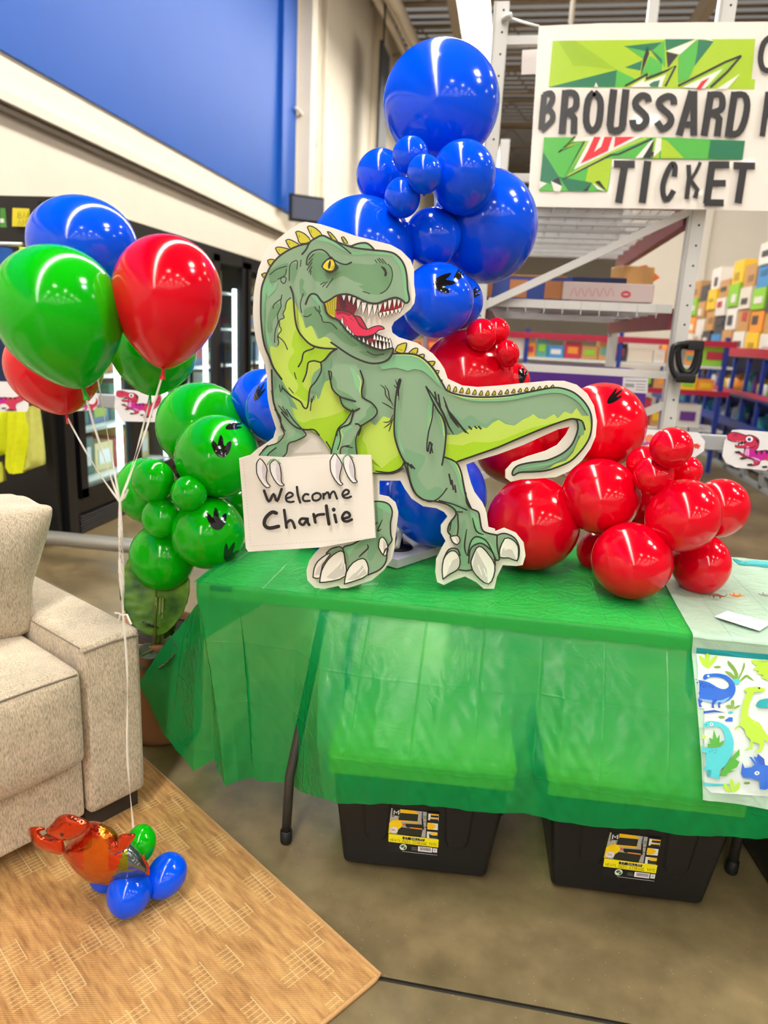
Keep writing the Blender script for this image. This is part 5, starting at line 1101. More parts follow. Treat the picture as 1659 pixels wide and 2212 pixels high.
pr.fill(MID, Q4([(530,1400),(560,1350),(600,1320),(620,1290),(700,1230),(680,1340),(690,1420),(640,1440),(600,1560),(575,1590),(560,1530),(520,1520)]), 2)
pr.fill(MID, Q4([(190,1380),(260,1440),(340,1560),(410,1680),(330,1640),(290,1660),(220,1600),(200,1500)]), 2)
# back and tail
pr.fill(MT, Q4([(1100,1300),(1130,1335),(1250,1320),(1350,1350),(1400,1330),(1470,1345),(1530,1390),(1580,1440),(1630,1490),(1610,1420),(1560,1330),(1490,1250),(1400,1215),(1222,1205),(1195,1262)]), 1)
pr.fill(MT, Q8([(702,385),(780,425),(860,445),(960,448),(1080,440),(1200,415),(1320,398),(1400,408),(1480,460),(1535,540),(1530,480),(1460,405),(1390,378),(1320,371),(1200,394),(1080,416),(950,425),(850,423),(760,406)]), 2)
pr.line(PY, 1.8, Q8([(715,398),(800,422),(900,430),(1000,428),(1100,420)]), 3, taper=True); pr.line(PY, 2.2, Q4([(1230,1212),(1330,1212),(1420,1225),(1490,1268),(1560,1350),(1620,1450)]), 3, taper=True)
pr.fill(MID, Q8([(710,500),(760,530),(800,555),(830,530),(860,530),(900,565),(940,575),(975,545),(1010,545),(1050,570),(1100,590),(1060,592),(1000,562),(940,605),(880,600),(830,615),(770,640),(712,625)]), 2)
pr.fill(LM, Q8([(703,640),(770,640),(830,612),(880,590),(940,602),(975,570),(1010,553),(1050,578),(1100,588),(1150,552),(1180,540),(1210,520),(1240,545),(1280,550),(1330,520),(1350,545),(1390,505),(1430,520),(1460,485),(1490,530),(1535,530),(1545,600),(1520,680),(1470,748),(1420,792),(1340,828),(1300,838),(1330,810),(1400,790),(1440,740),(1465,680),(1500,620),(1505,600),(1480,560),(1440,548),(1300,592),(1200,632),(1000,716),(900,751),(770,795),(692,770)]), 1)
pr.fill(DL, Q8([(700,690),(800,702),(860,680),(950,685),(1020,672),(1100,640),(1200,600),(1300,577),(1440,548),(1300,593),(1100,673),(900,751),(770,796),(692,770)]), 1)
pr.fill(MID, Q8([(1462,560),(1490,560),(1508,600),(1500,640),(1470,650),(1440,730),(1400,770),(1340,800),(1280,830),(1200,845),(1110,855),(1130,830),(1200,805),(1290,792),(1350,768),(1400,735),(1440,690),(1462,630)]), 1)
pr.line(MT, 3, Q8([(1130,835),(1220,820),(1310,805),(1370,775)]), 3, taper=True)
# right leg
legR = Q8([(700,770),(760,797),(790,850),(805,920),(820,1000),(850,1065)])+Q5([(1263,581),(1300,600),(1310,640),(1320,690),(1345,710),(1400,722),(1440,715),(1490,735),(1515,780),(1515,830),(1505,858),(1470,845),(1415,850),(1385,870),(1390,910),(1380,950),(1355,980),(1310,955),(1270,905),(1235,908),(1200,905),(1160,928),(1115,955),(1110,910),(1118,850),(1145,800),(1190,795),(1215,790),(1180,760),(1150,725),(1140,700),(1150,660),(1180,620),(1180,590),(1140,560),(1080,545),(1010,535),(960,490),(935,420),(925,380),(912,345)])
thigh = Q8([(435,310),(418,400),(410,480),(405,600),(415,680),(450,770),(482,815),(490,870),(510,940),(540,990),(600,1025),(650,1010),(750,900),(700,790),(705,700),(705,620),(690,540),(650,480),(620,410),(590,360),(500,300)])
pr.fill(BG, legR); pr.fill(BG, thigh)
pr.fill(MID, Q8([(450,770),(470,720),(520,740),(580,760),(580,800),(550,850),(540,880),(600,960),(640,940),(690,960),(650,1012),(600,1022),(545,988),(512,938),(490,868)]), 2)
pr.fill(MT, Q8([(590,370),(640,420),(625,480),(615,560),(590,640),(595,600),(600,500),(605,430)]), 2); pr.fill(MT, Q8([(640,470),(670,520),(695,600),(698,680),(685,640),(660,560)]), 2); pr.fill(MT, Q8([(430,480),(440,420),(435,560),(440,680),(470,760),(440,720),(420,650),(418,560)]), 1)
pr.line(PY, 2, Q8([(640,465),(620,540),(605,620),(600,650)]), 3, taper=True); pr.line(PY, 2, Q8([(655,490),(685,570),(695,650)]), 3, taper=True)
pr.fill(MT, Q8([(700,770),(760,800),(785,860),(800,930),(815,1010),(850,1070),(830,1040),(790,960),(770,880),(740,820)]), 2); pr.line(PY, 2, Q8([(715,778),(760,805),(785,860),(795,900)]), 3, taper=True)
pr.fill(MID, Q5([(1130,560),(1160,540),(1200,560),(1260,580),(1240,610),(1190,600),(1190,650),(1170,710),(1145,700),(1160,650),(1182,610)]), 2)
pr.fill(MID, Q5([(1215,660),(1230,640),(1240,700),(1230,800),(1250,880),(1205,880),(1200,810),(1215,760)]), 2); pr.fill(MT, Q5([(1260,600),(1300,640),(1310,700),(1350,730),(1310,740),(1280,690),(1265,640)]), 2); pr.fill(MT, Q5([(1258,800),(1270,750),(1320,738),(1370,765),(1395,820),(1360,790),(1310,765),(1280,780)]), 2)
# left leg
legL = Q5([(735,545),(790,545),(830,560),(848,600),(838,660),(840,720),(846,750),(822,790),(815,860),(780,905),(720,930),(715,870),(690,848),(640,868),(605,910),(600,870),(590,815),(560,805),(510,845),(500,815),(540,790),(590,790),(600,780),(640,770),(690,740),(735,735)])
pr.fill(BG, legL, 1); pr.fill(MID, Q5([(760,600),(790,560),(800,640),(770,700),(830,740),(820,790),(770,800),(740,860),(715,840),(720,780),(680,790),(640,800),(600,800),(640,775),(700,740),(755,730)]), 2); pr.fill(MT, Q5([(740,550),(790,550),(830,570),(843,610),(800,590)]), 2); pr.fill(MT, Q5([(590,795),(640,775),(690,745),(640,800),(620,830)]), 1)
# claws of the feet
CW, CG = (240,234,224), (206,200,192)
for p, g in (([(1115,955),(1110,910),(1118,850),(1145,812),(1175,805),(1198,830),(1205,870),(1190,905),(1150,928)], [(1130,940),(1160,860),(1195,840),(1203,870),(1188,903)]), ([(1262,860),(1290,792),(1320,785),(1360,830),(1388,880),(1382,940),(1355,980),(1310,955),(1270,905)], [(1268,895),(1290,800),(1345,900),(1352,975),(1310,952)]),
          ([(1415,795),(1440,740),(1480,745),(1510,780),(1512,830),(1505,858),(1460,842),(1415,838)], [(1420,830),(1430,790),(1480,800),(1503,855),(1460,840)]), ([(1153,730),(1190,725),(1205,750),(1190,772),(1165,758)], [(1180,730),(1200,750),(1190,768)]),
          ([(430,945),(435,900),(455,860),(500,825),(522,822),(480,880),(465,948)], [(440,935),(450,900),(490,850),(465,930)]), ([(465,972),(475,910),(510,850),(560,810),(590,812),(602,870),(600,938),(530,965)], [(500,945),(590,860),(600,930),(540,955)]), ([(595,980),(605,920),(640,868),(690,845),(715,868),(720,930),(655,962)], [(610,960),(690,880),(715,925),(650,958)]), ([(775,785),(780,745),(798,733),(818,760),(825,800),(810,832),(788,812)], [(800,745),(815,770),(815,815),(800,800)])):
    pr.fill(CW, Q5(p), 2); pr.fill(CG, Q5(g), 1); pr.line(BK, 2.6, Q5(p), 2, closed=True)
for p in ([(560,880),(575,850)], [(575,900),(592,860)], [(650,920),(680,890)], [(665,935),(700,895)], [(1330,900),(1345,940)], [(1300,880),(1320,930)], [(1150,880),(1165,850)], [(1440,800),(1480,780)]): pr.line((248,244,236), 2, Q5(p), 0)
# mouth
pr.fill((116,24,44), Q4([(740,708),(820,694),(900,718),(940,760),(905,830),(880,880),(830,860),(735,830)])); pr.fill((84,16,34), Q4([(760,720),(800,720),(830,800),(800,830),(770,800)]), 1); pr.fill((176,26,50), Q4([(1105,850),(1130,770),(1200,740),(1290,745),(1300,800),(1220,835),(1150,860)]))
pr.fill((50,30,32), Q4([(880,1040),(1000,1050),(1070,1025),(1130,1050),(1200,1080),(1222,1150),(1130,1166),(1040,1142),(950,1098)])); pr.fill((150,24,44), Q4([(1005,1075),(1060,1065),(1075,1100),(1020,1110)]), 1)
pr.fill((206,190,36), Q4([(622,768),(680,742),(742,708),(735,800),(725,890),(690,884),(652,852),(636,800)]), 1)
for k in range(5): pr.line((120,112,20), 1.4, Q4([(640+k*20, 775-k*11), (668+k*14, 860+k*4)]), 2, taper=True)
pr.fill((222,44,84), Q4([(730,828),(800,832),(870,862),(930,880),(970,930),(1000,992),(1050,972),(1110,960),(1150,990),(1100,1000),(1060,1032),(1000,1052),(930,1052),(880,1035),(820,962),(770,910),(730,885)]), 1); pr.fill((150,22,50), Q4([(735,830),(800,834),(870,866),(850,880),(790,860),(740,870)]), 1); pr.fill((190,30,64), Q4([(880,880),(930,884),(965,930),(995,990),(960,985),(920,930)]), 2)
for st in ([(730,828),(800,832),(880,868),(940,960),(995,992),(1050,972),(1110,962),(1148,988),(1100,1000),(1060,1032),(1000,1052),(930,1052)], [(880,880),(935,884),(970,930),(1000,990)]): pr.line(BK, 2.2, Q4(st), 3)
for st in ([(850,890),(880,920)], [(920,950),(960,985),(990,992)], [(790,880),(830,930)]): pr.line((160,20,50), 1.5, Q4(st), 2, taper=True)
TW_ = (240,234,226)
def tooth(x0, x1, yb_, xt, yt, w_=1.7): p = Q4([(x0, yb_), ((x0+xt)/2-3, (yb_+yt)/2), (xt, yt), ((x1+xt)/2+3, (yb_+yt)/2), (x1, yb_)]); pr.fill(TW_, p); pr.line(BK, w_, p, 0)
for x in (1095,1130,1160,1195,1230,1260): tooth(x, x+34, 850-(x-1095)*.18, x+17, 905-(x-1095)*.3)
for a in ((782,820,702,800,752),(832,866,706,846,768),(872,908,720,880,790),(908,952,740,918,832),(950,1000,765,962,880),(1000,1048,780,1010,900),(1046,1090,785,1060,885),(1092,1130,780,1102,852),(1138,1172,762,1150,835),(1176,1212,745,1186,828),(1218,1252,738,1230,815),(1256,1288,742,1264,805),(1290,1316,765,1300,825)): tooth(*a)
for a in ((772,802,955,786,885),(818,850,1002,826,955),(844,870,1032,850,985),(868,892,1062,876,1012),(920,948,1096,930,1058),(956,986,1118,968,1058),(990,1018,1135,1000,1075),(1030,1062,1150,1042,1090),(1062,1092,1160,1075,1075),(1094,1128,1166,1106,1085),(1130,1162,1168,1145,1085),(1162,1190,1164,1172,1080),(1188,1216,1158,1200,1072)): tooth(*a)
for k in range(6): tooth(1050+k*26, 1076+k*26, 1080+k*5, 1062+k*26, 1030+k*7, 1.4)
# eye, nostril
pr.fill(BK, Q4([(608,455),(640,405),(700,372),(732,430),(757,465),(732,497),(680,518),(638,492)]), 2); pr.fill((232,208,20), Q4([(622,455),(656,408),(702,395),(722,440),(712,480),(680,492),(640,478)]), 2); pr.disc(BK, *z4(678,442), 2.8, 9.5, 14, .45, .15); pr.disc((240,238,230), *z4(668,415), 1.6, 3, 10, .45, .3)
pr.fill((196,170,20), Q4([(690,470),(712,440),(718,460),(705,482)]), 1); pr.fill(BK, Q4([(1115,455),(1150,468),(1170,510),(1162,540),(1145,536),(1148,502)]), 2)
# left arm and right arm with hands
armL = Q5([(205,-40),(250,-60),(300,0),(330,100),(388,178),(382,203),(330,225),(295,240),(290,285),(262,320),(255,372),(228,325),(205,335),(193,378),(165,320),(135,332),(150,290),(190,250),(245,235),(275,190),(258,140),(228,60)])
pr.fill(MID, armL, 1); pr.fill(BG, Q5([(225,0),(260,0),(285,100),(340,160),(330,200),(280,225),(235,245),(250,200),(275,190),(258,140),(232,60)]), 1); pr.fill(MT, Q5([(160,300),(195,255),(245,240),(215,270),(190,300)]), 1)
armR = Q4([(670,1350),(720,1300),(800,1290),(900,1290),(960,1370),(970,1440),(955,1500),(960,1570),(1040,1620),(1085,1690),(1050,1750),(940,1820),(920,1850),(880,1790),(870,1750),(885,1690),(790,1640),(760,1560),(700,1500)])
fore = Q5([(765,70),(740,110),(690,142),(660,195),(655,240),(662,300),(645,330),(600,305),(582,350),(558,310),(525,318),(530,270),(545,210),(560,160),(600,125),(630,85),(645,60),(700,40)])
pr.fill(BG, armR, 1); pr.fill(BG, fore, 1)
pr.fill(MT, Q4([(850,1310),(890,1340),(930,1400),(940,1480),(945,1540),(900,1480),(880,1400)]), 2); pr.fill(DK, Q4([(700,1380),(740,1440),(745,1500),(830,1540),(900,1600),(820,1580),(760,1545),(705,1470)]), 2); pr.line(PY, 2, Q4([(920,1380),(945,1440),(938,1520),(948,1560)]), 3, taper=True)
pr.fill(DK, Q4([(1040,1640),(1070,1690),(1040,1740),(950,1800),(930,1780),(990,1730),(990,1690)]), 2); pr.fill(DK, Q4([(780,1590),(850,1600),(900,1640),(930,1665),(880,1680),(800,1640)]), 2)
pr.fill(MT, Q5([(550,210),(565,165),(600,135),(640,150),(600,180),(590,240),(570,260),(560,300),(535,300),(535,260)]), 2); pr.line(PY, 2, Q5([(560,290),(585,200),(578,170),(640,105)]), 3, taper=True); pr.fill(DK, Q5([(650,200),(658,290),(640,325),(610,300),(620,260),(640,220)]), 2)
# outlines and drawn lines
def S4(w_, *ls):
    for l in ls: pr.line(BK, w_, Q4(l), 3)
def S5(w_, *ls):
    for l in ls: pr.line(BK, w_, Q5(l), 3)
def S8(w_, *ls):
    for l in ls: pr.line(BK, w_, Q8(l), 3)
def T4(w_, *ls):
    for l in ls: pr.line(BK, w_, Q4(l), 3, taper=True)
def T5(w_, *ls):
    for l in ls: pr.line(BK, w_, Q5(l), 3, taper=True)
def T8(w_, *ls):
    for l in ls: pr.line(BK, w_, Q8(l), 3, taper=True)
S4(4.0, [(445,352),(480,310),(510,250),(560,215),(620,192),(690,225),(770,258),(860,290),(940,305),(1060,318),(1150,326),(1230,346),(1290,400),(1325,470),(1340,560),(1345,650),(1360,740),(1330,770),(1290,738),(1230,722),(1130,755),(1080,772),(1000,762),(900,715),(820,692),(740,705),(680,742),(630,765),(600,740),(570,700),(530,690),(500,715),(475,778)],
   [(505,262),(430,275),(340,312),(250,370),(180,450),(130,550),(100,640),(93,750),(92,850),(97,950),(110,1060),(130,1150),(165,1230),(200,1320),(270,1418)], [(630,765),(640,800),(652,852),(700,892),(760,922),(820,1000),(890,1060),(950,1100),(1040,1145),(1130,1170),(1200,1156),(1224,1165),(1200,1225),(1150,1268),(1050,1285),(950,1260),(850,1212),(760,1152),(692,1105)],
   [(345,630),(368,700),(376,800),(385,900),(405,990),(450,1060),(520,1125),(600,1152),(740,1160)], [(740,1160),(690,1190),(640,1250),(602,1275)], [(1215,1200),(1350,1200),(1430,1216),(1500,1260),(1570,1335),(1625,1425),(1662,1490)],
   [(185,1340),(190,1500),(202,1620),(240,1720),(262,1765)], [(860,285),(920,262),(990,256),(1035,285),(1062,318)])
S4(3.4, [(602,1275),(545,1262),(500,1275),(490,1310),(480,1370),(452,1440)], [(605,1280),(608,1350),(560,1440),(512,1500),(497,1620),(482,1668),(455,1655),(430,1610),(350,1560),(275,1490)], [(545,1150),(530,1162),(460,1190),(442,1260),(413,1312)],
   [(672,1350),(688,1440),(705,1505),(760,1560),(800,1580),(900,1608)], [(765,1565),(790,1640),(840,1680),(885,1692),(935,1668)], [(940,1345),(968,1430),(955,1500),(960,1572),(1040,1622),(1086,1690),(1050,1752),(940,1820)], [(900,1800),(930,1805),(945,1840),(925,1896)], [(885,1692),(872,1740),(850,1800),(790,1825),(745,1860),(740,1896)])
S4(3.2, [(482,440),(490,380),(530,330),(600,312),(650,335),(690,380),(760,425),(820,440),(866,422)], [(700,228),(780,280),(860,345)])
S4(2.2, [(1178,438),(1205,470),(1216,530),(1200,600),(1160,660),(1112,688)], [(345,725),(312,760),(300,820),(282,860),(292,895),(252,915),(250,960),(268,1000),(236,1050),(245,1100),(240,1130)], [(455,690),(430,770),(440,850)], [(458,880),(490,885),(522,865)], [(235,1050),(290,1100),(320,1165)],
   [(270,730),(205,780),(198,815)], [(272,700),(262,760),(265,800),(235,870),(240,930),(215,1010),(210,1105)], [(170,525),(230,480),(310,455)], [(335,575),(340,450),(380,410),(405,415),(400,480)], [(310,480),(300,530),(240,565)], [(1000,1182),(1060,1212),(1142,1205)], [(610,880),(625,930),(690,938),(740,990)], [(580,830),(612,890)], [(262,570),(275,548),(308,552),(302,590),(285,602),(262,580)])
T4(2.6, [(435,400),(430,460)], [(545,350),(500,400)], [(535,390),(488,450)], [(530,420),(485,490)], [(530,455),(500,510)], [(520,490),(515,530)], [(710,555),(650,640)], [(660,585),(618,632)], [(640,590),(598,612)], [(960,668),(1025,690)], [(1065,400),(1085,425)], [(1085,390),(1115,425)], [(1100,385),(1140,430)], [(1125,390),(1165,438)], [(865,418),(820,440)],
   [(550,800),(575,840)], [(590,790),(600,850)], [(378,1360),(395,1420)], [(330,1490),(372,1540)], [(545,1560),(525,1620)], [(525,1580),(515,1690)], [(250,1465),(262,1530)], [(275,1470),(270,1520)], [(240,1640),(290,1700),(330,1740)], [(275,1650),(320,1720)],
   [(1110,1465),(1150,1500),(1160,1560),(1210,1620)], [(1150,1470),(1180,1520),(1190,1580),(1225,1650)], [(1125,1615),(1170,1640),(1225,1675)], [(1135,1785),(1190,1780),(1222,1720)], [(1140,1835),(1190,1800),(1215,1760)], [(1185,1868),(1200,1820),(1222,1750)], [(1285,1410),(1265,1470)], [(1275,1450),(1260,1560)], [(1230,1470),(1272,1520)], [(1240,1420),(1265,1500),(1270,1600)], [(945,1360),(970,1420)], [(670,1350),(695,1360),(690,1440)])
S4(3.6, [(270,1700),(300,1740),(350,1795),(400,1832),(470,1850),(545,1850),(590,1896)])
S8(3.8, [(700,372),(712,385),(760,405),(850,420),(950,422),(1080,412),(1200,390),(1320,368),(1390,375),(1450,400),(1500,445),(1535,500),(1548,560),(1540,640),(1510,700),(1470,750),(1420,795),(1340,830),(1280,848),(1200,855),(1130,858),(1095,875),(1088,860),(1100,835),(1130,815),(1200,800),(1280,790),(1340,768),(1390,740),(1430,700),(1455,650),(1468,600),(1462,560),(1440,548),(1400,555),(1300,590),(1200,630),(1100,672),(1000,715),(900,750),(770,795)], [(1440,548),(1490,560),(1508,610)],
   [(435,320),(418,400),(410,480),(405,600),(415,680),(450,770),(482,812)], [(590,362),(620,430),(655,495),(690,550),(705,620),(700,700),(692,760),(682,815)], [(692,768),(760,797),(790,850),(805,920),(822,1000),(850,1065)])
S8(3.0, [(632,450),(625,540),(605,620),(595,690)], [(482,812),(490,870),(510,940),(540,990),(600,1025),(645,1018),(680,990),(710,950)], [(462,800),(440,835),(380,858),(300,850)])
T8(4.5, [(590,360),(640,430),(690,520),(720,590),(750,640)], [(640,390),(650,440)], [(660,405),(672,480)], [(690,420),(730,530),(780,600)], [(700,470),(760,560),(835,635)], [(720,500),(790,590),(820,630)], [(835,590),(855,610)], [(870,590),(885,605)], [(890,590),(910,608)], [(730,540),(770,570)], [(610,680),(600,740)], [(625,690),(612,750)], [(430,330),(415,420)], [(445,320),(425,400)], [(722,865),(735,930)], [(738,900),(748,960)], [(755,930),(762,975)], [(480,800),(510,835)], [(500,810),(525,838)])
pr.line(BK, 3.6, Q5([(912,345),(925,380),(935,420),(960,490),(1010,535),(1080,545),(1140,562),(1180,592),(1180,620),(1150,660),(1140,700),(1155,722)]), 3)
pr.line(BK, 3.6, Q5([(1235,500),(1240,550),(1262,582),(1300,600),(1310,640),(1320,690),(1345,710),(1400,722)]), 3)
S5(3.2, [(1400,722),(1440,713),(1490,735),(1515,780),(1515,830),(1505,858)], [(1400,725),(1400,780),(1412,850),(1385,850)], [(1118,850),(1145,798),(1190,795),(1205,830)], [(1250,870),(1258,800),(1290,770),(1330,770),(1380,820),(1390,880)], [(1395,855),(1370,800),(1340,750),(1290,730),(1260,760),(1245,830)], [(1200,905),(1235,910),(1270,905)], [(1192,610),(1195,680),(1190,725)], [(740,545),(790,545),(830,560),(848,600),(838,660),(840,720),(846,750),(822,790),(815,860),(780,905),(720,932)], [(500,818),(530,792),(585,790),(600,870)], [(590,790),(600,780),(640,770),(690,740)], [(740,395),(850,397),(905,370)], [(1095,540),(1170,560),(1240,590)])
T5(3.5, [(1270,630),(1290,700),(1330,720)], [(1240,690),(1228,780),(1240,830)], [(1220,600),(1180,600)], [(1150,700),(1160,640)], [(670,840),(690,820),(720,790),(715,770)], [(795,640),(770,700),(790,690)], [(770,655),(755,665)], [(825,790),(810,800),(800,830)], [(1030,240),(1030,280)], [(1050,230),(1060,290)])
S5(2.8, [(228,60),(258,100),(262,150),(278,190),(245,235),(190,255),(155,290),(137,318)], [(290,60),(330,120),(385,178),(388,200),(340,225),(300,240),(290,290),(262,322),(258,365)], [(235,262),(190,300),(205,330)], [(190,250),(165,275)], [(690,140),(660,195),(655,240),(662,300)], [(640,60),(600,125),(562,160),(545,215),(528,280),(522,320)], [(622,250),(580,260),(575,300),(590,345)], [(568,165),(575,220),(560,270)], [(500,230),(525,275),(520,310)])
T5(3.0, [(262,150),(285,175)], [(255,120),(275,160)], [(600,255),(640,262)])
# printed sign held in the claws
SG = (236,229,220)
pr.fill(SG, Q5([(41,319),(100,300),(140,303),(300,312),(420,300),(520,296),(735,298),(757,735),(470,787),(90,808),(76,790),(60,560)]))
pr.fill((206,200,190), Q5([(735,298),(739,298),(762,736),(757,738)])); pr.fill((204,198,190), Q5([(330,288),(385,240),(428,208),(478,283),(400,286)]), 0)
for a, c, nn in (((62,332),(102,778),26), ((102,780),(740,738),40), ((742,400),(758,720),18), ((200,325),(510,312),20)):
    for k in range(nn): u, v = k/nn, (k+.45)/nn; pr.line((186,180,172), .8, Q5([(a[0]+(c[0]-a[0])*u, a[1]+(c[1]-a[1])*u), (a[0]+(c[0]-a[0])*v, a[1]+(c[1]-a[1])*v)]), 0, caps=False)
for p, g in (([(132,345),(150,318),(175,345),(188,378),(182,423),(192,450),(205,465),(185,472),(155,440),(133,395)], [(165,340),(185,380),(178,430),(185,460),(165,420),(160,370)]), ([(203,345),(228,325),(253,350),(262,400),(262,430),(268,450),(280,458),(255,462),(225,430),(205,385)], [(240,340),(258,380),(258,430),(262,455),(240,430),(232,380)]),
          ([(520,330),(542,292),(562,310),(583,350),(575,385),(570,420),(578,445),(588,452),(573,460),(545,430),(523,385)], [(555,310),(578,350),(566,400),(572,445),(552,420),(548,360)]), ([(588,320),(612,298),(636,325),(650,375),(650,410),(655,430),(664,441),(640,446),(612,410),(592,360)], [(625,315),(645,370),(645,415),(655,438),(632,415),(618,360)])):
    pr.fill((236,232,232), Q5(p), 2); pr.fill((208,200,208), Q5(g), 1); pr.line(BK, 2.4, Q5(p), 2, closed=True)
for p in ([(190,350),(205,330),(228,322),(258,345)], [(585,345),(592,315),(612,296),(640,315)]): pr.line(MID, 3, Q5(p), 2)
for w_, l in ((6.0,[(172,488),(197,545),(222,505),(240,543),(264,480)]),(4.6,[(287,530),(318,518),(322,505),(305,498),(288,515),(290,540),(308,548),(328,545)]),(5.2,[(345,468),(350,510),(362,550)]),(5.0,[(405,508),(388,507),(376,525),(384,542),(412,541)]),(4.8,[(447,500),(428,512),(430,535),(450,540),(470,525),(466,505),(447,500)]),
   (4.8,[(486,530),(484,500),(487,512),(508,496),(518,530),(522,508),(540,492),(556,530)]),(4.8,[(586,515),(615,503),(617,488),(600,484),(585,505),(592,522),(612,526),(630,519)]),
   (8.0,[(236,606),(212,602),(180,632),(174,668),(200,685),(248,676)]),(6.2,[(278,590),(290,682)]),(6.0,[(290,660),(308,644),(322,652),(334,684)]),(6.0,[(392,636),(368,636),(358,655),(378,668),(396,642),(400,632),(402,655),(410,668)]),(6.4,[(433,612),(442,655)]),(6.0,[(438,630),(455,616),(488,612)]),(7.0,[(500,568),(505,610),(514,664)]),
   (6.2,[(543,615),(552,654)]),(6.0,[(586,636),(622,625),(618,606),(600,602),(584,625),(590,645),(610,650),(634,640)])): pr.line((34,32,32), w_, Q5(l), 4)
pr.disc((34,32,32), *z5(539,588), 4.2, 4.6, 14)
pr.mb.build('printed_picture', t)
# ------------------------------------------------------------------ sofa
def fabric(name, c, sc_=900):
    m = bpy.data.materials.new(name); m.use_nodes = True; nt = m.node_tree; b = nt.nodes['Principled BSDF']; L = nt.links.new
    tc = nt.nodes.new('ShaderNodeTexCoord'); mp = nt.nodes.new('ShaderNodeMapping'); mp.inputs['Scale'].default_value = (1, 1, .25); L(tc.outputs['Object'], mp.inputs[0])
    n = nt.nodes.new('ShaderNodeTexNoise'); n.inputs['Scale'].default_value = 330; n.inputs['Detail'].default_value = 3; L(mp.outputs[0], n.inputs['Vector'])
    n2 = nt.nodes.new('ShaderNodeTexNoise'); n2.inputs['Scale'].default_value = 22; n2.inputs['Detail'].default_value = 5; L(tc.outputs['Object'], n2.inputs['Vector'])
    ad = nt.nodes.new('ShaderNodeMath'); ad.operation = 'MULTIPLY_ADD'; ad.inputs[1].default_value = .25; L(n2.outputs['Fac'], ad.inputs[0]); L(n.outputs['Fac'], ad.inputs[2])
    r = nt.nodes.new('ShaderNodeValToRGB'); r.color_ramp.elements[0].position = .42; r.color_ramp.elements[0].color = rgb(tuple(int(v*.78) for v in c)); r.color_ramp.elements[1].position = .82; r.color_ramp.elements[1].color = rgb(tuple(min(255, int(v*1.14)) for v in c)); L(ad.outputs[0], r.inputs[0]); L(r.outputs[0], b.inputs['Base Color'])
    b.inputs['Roughness'].default_value = .9; b.inputs['Sheen Weight'].default_value = .3
    bp = nt.nodes.new('ShaderNodeBump'); bp.inputs['Strength'].default_value = .35; bp.inputs['Distance'].default_value = .003; L(n.outputs['Fac'], bp.inputs['Height']); L(bp.outputs[0], b.inputs['Normal']); return m
SF = fabric('sofa_chenille', (188, 172, 148)); SEAM = mat('seam_shadow', (128, 117, 102), .9); PLN = mat('plinth_dark', (52, 46, 42), .6)  # seam tone is the fabric darkened: shade along the seams put into the colour
o0 = Vector((-0.968, 1.79, 0)); ex = Vector((-0.49, -0.872, 0)).normalized(); ey = Vector((-0.872, 0.49, 0)).normalized()   # along the front towards the viewer / into the depth
RS = Matrix((ex, ey, Vector((0,0,1)))).transposed()
def SP(a, d, z): return o0+ex*a+ey*d+Vector((0,0,z))
t = empty('sofa', SP(.9, .4, 0), 'taupe chenille sofa at the left with a squared arm', 'sofa')
def cush(name, a0, a1, d0, d1, z0, z1, puff=(0,0,0), rad=.03, parent=None, sag=0, n=10, wob=0.0, skew=0.0):
    """rounded upholstered block, crowned faces"""
    parent = parent or t; m_ = MB(); N = n; vs = []; idx = {}; fs = []
    def P(u, v, w_):
        q = []
        for k, (s, (lo, hi)) in enumerate(zip((u, v, w_), ((a0,a1),(d0,d1),(z0,z1)))): q.append(lo+(hi-lo)*(s+1)/2)
        bu = lambda s: (1-s**4)
        x = q[0]+(u if abs(u) > .999 else u*0)*0; 
        da = puff[0]*u*bu(v)*bu(w_)*(abs(u)**3); dd = puff[1]*v*bu(u)*bu(w_)*(abs(v)**3); dz = puff[2]*w_*bu(u)*bu(v)*(abs(w_)**3)
        wv = wob*(math.sin(u*5+w_*3)+math.sin(v*6-w_*4+u*2))*.5
        return SP(q[0]+da-skew*max(0, (w_+.25)/1.25)*(1-(u+1)*.3), q[1]+dd+wv, q[2]+dz+wv-sag*bu(u)*bu(v)*(w_ > .9))
    def key(i, j, k): 
        kk = (i, j, k)
        if kk not in idx: idx[kk] = len(vs); vs.append(P(2*i/N-1, 2*j/N-1, 2*k/N-1))
        return idx[kk]
    for a in range(N):
        for b_ in range(N):
            fs += [(key(0,a,b_),key(0,a,b_+1),key(0,a+1,b_+1),key(0,a+1,b_)), (key(N,a,b_),key(N,a+1,b_),key(N,a+1,b_+1),key(N,a,b_+1)), (key(a,0,b_),key(a+1,0,b_),key(a+1,0,b_+1),key(a,0,b_+1)), (key(a,N,b_),key(a,N,b_+1),key(a+1,N,b_+1),key(a+1,N,b_)), (key(a,b_,0),key(a,b_+1,0),key(a+1,b_+1,0),key(a+1,b_,0)), (key(a,b_,N),key(a+1,b_,N),key(a+1,b_+1,N),key(a,b_+1,N))]
    m_.add(vs, fs, SF, True); o = m_.build(name, parent, bevel=0); 
    md = o.modifiers.new('bevel', 'BEVEL'); md.width = rad; md.segments = 3; md.limit_method = 'ANGLE'; md.angle_limit = math.radians(50)
    md2 = o.modifiers.new('sub', 'SUBSURF'); md2.levels = md2.render_levels = 1
    return o
arm = cush('armrest', 0.02, .203, 0, .95, .075, .605, (.006,.006,.01), .02)
b = MB(); b.tube([SP(.03,-.003,.585), SP(.11,-.005,.592), SP(.195,-.003,.585)], .0028, SEAM); b.tube([SP(.2,.01,.595), SP(.205,.5,.598), SP(.2,.93,.595)], .0018, SEAM); b.tube([SP(.022,.01,.596), SP(.018,.5,.598), SP(.022,.93,.596)], .0018, SEAM); b.build('piping', arm)
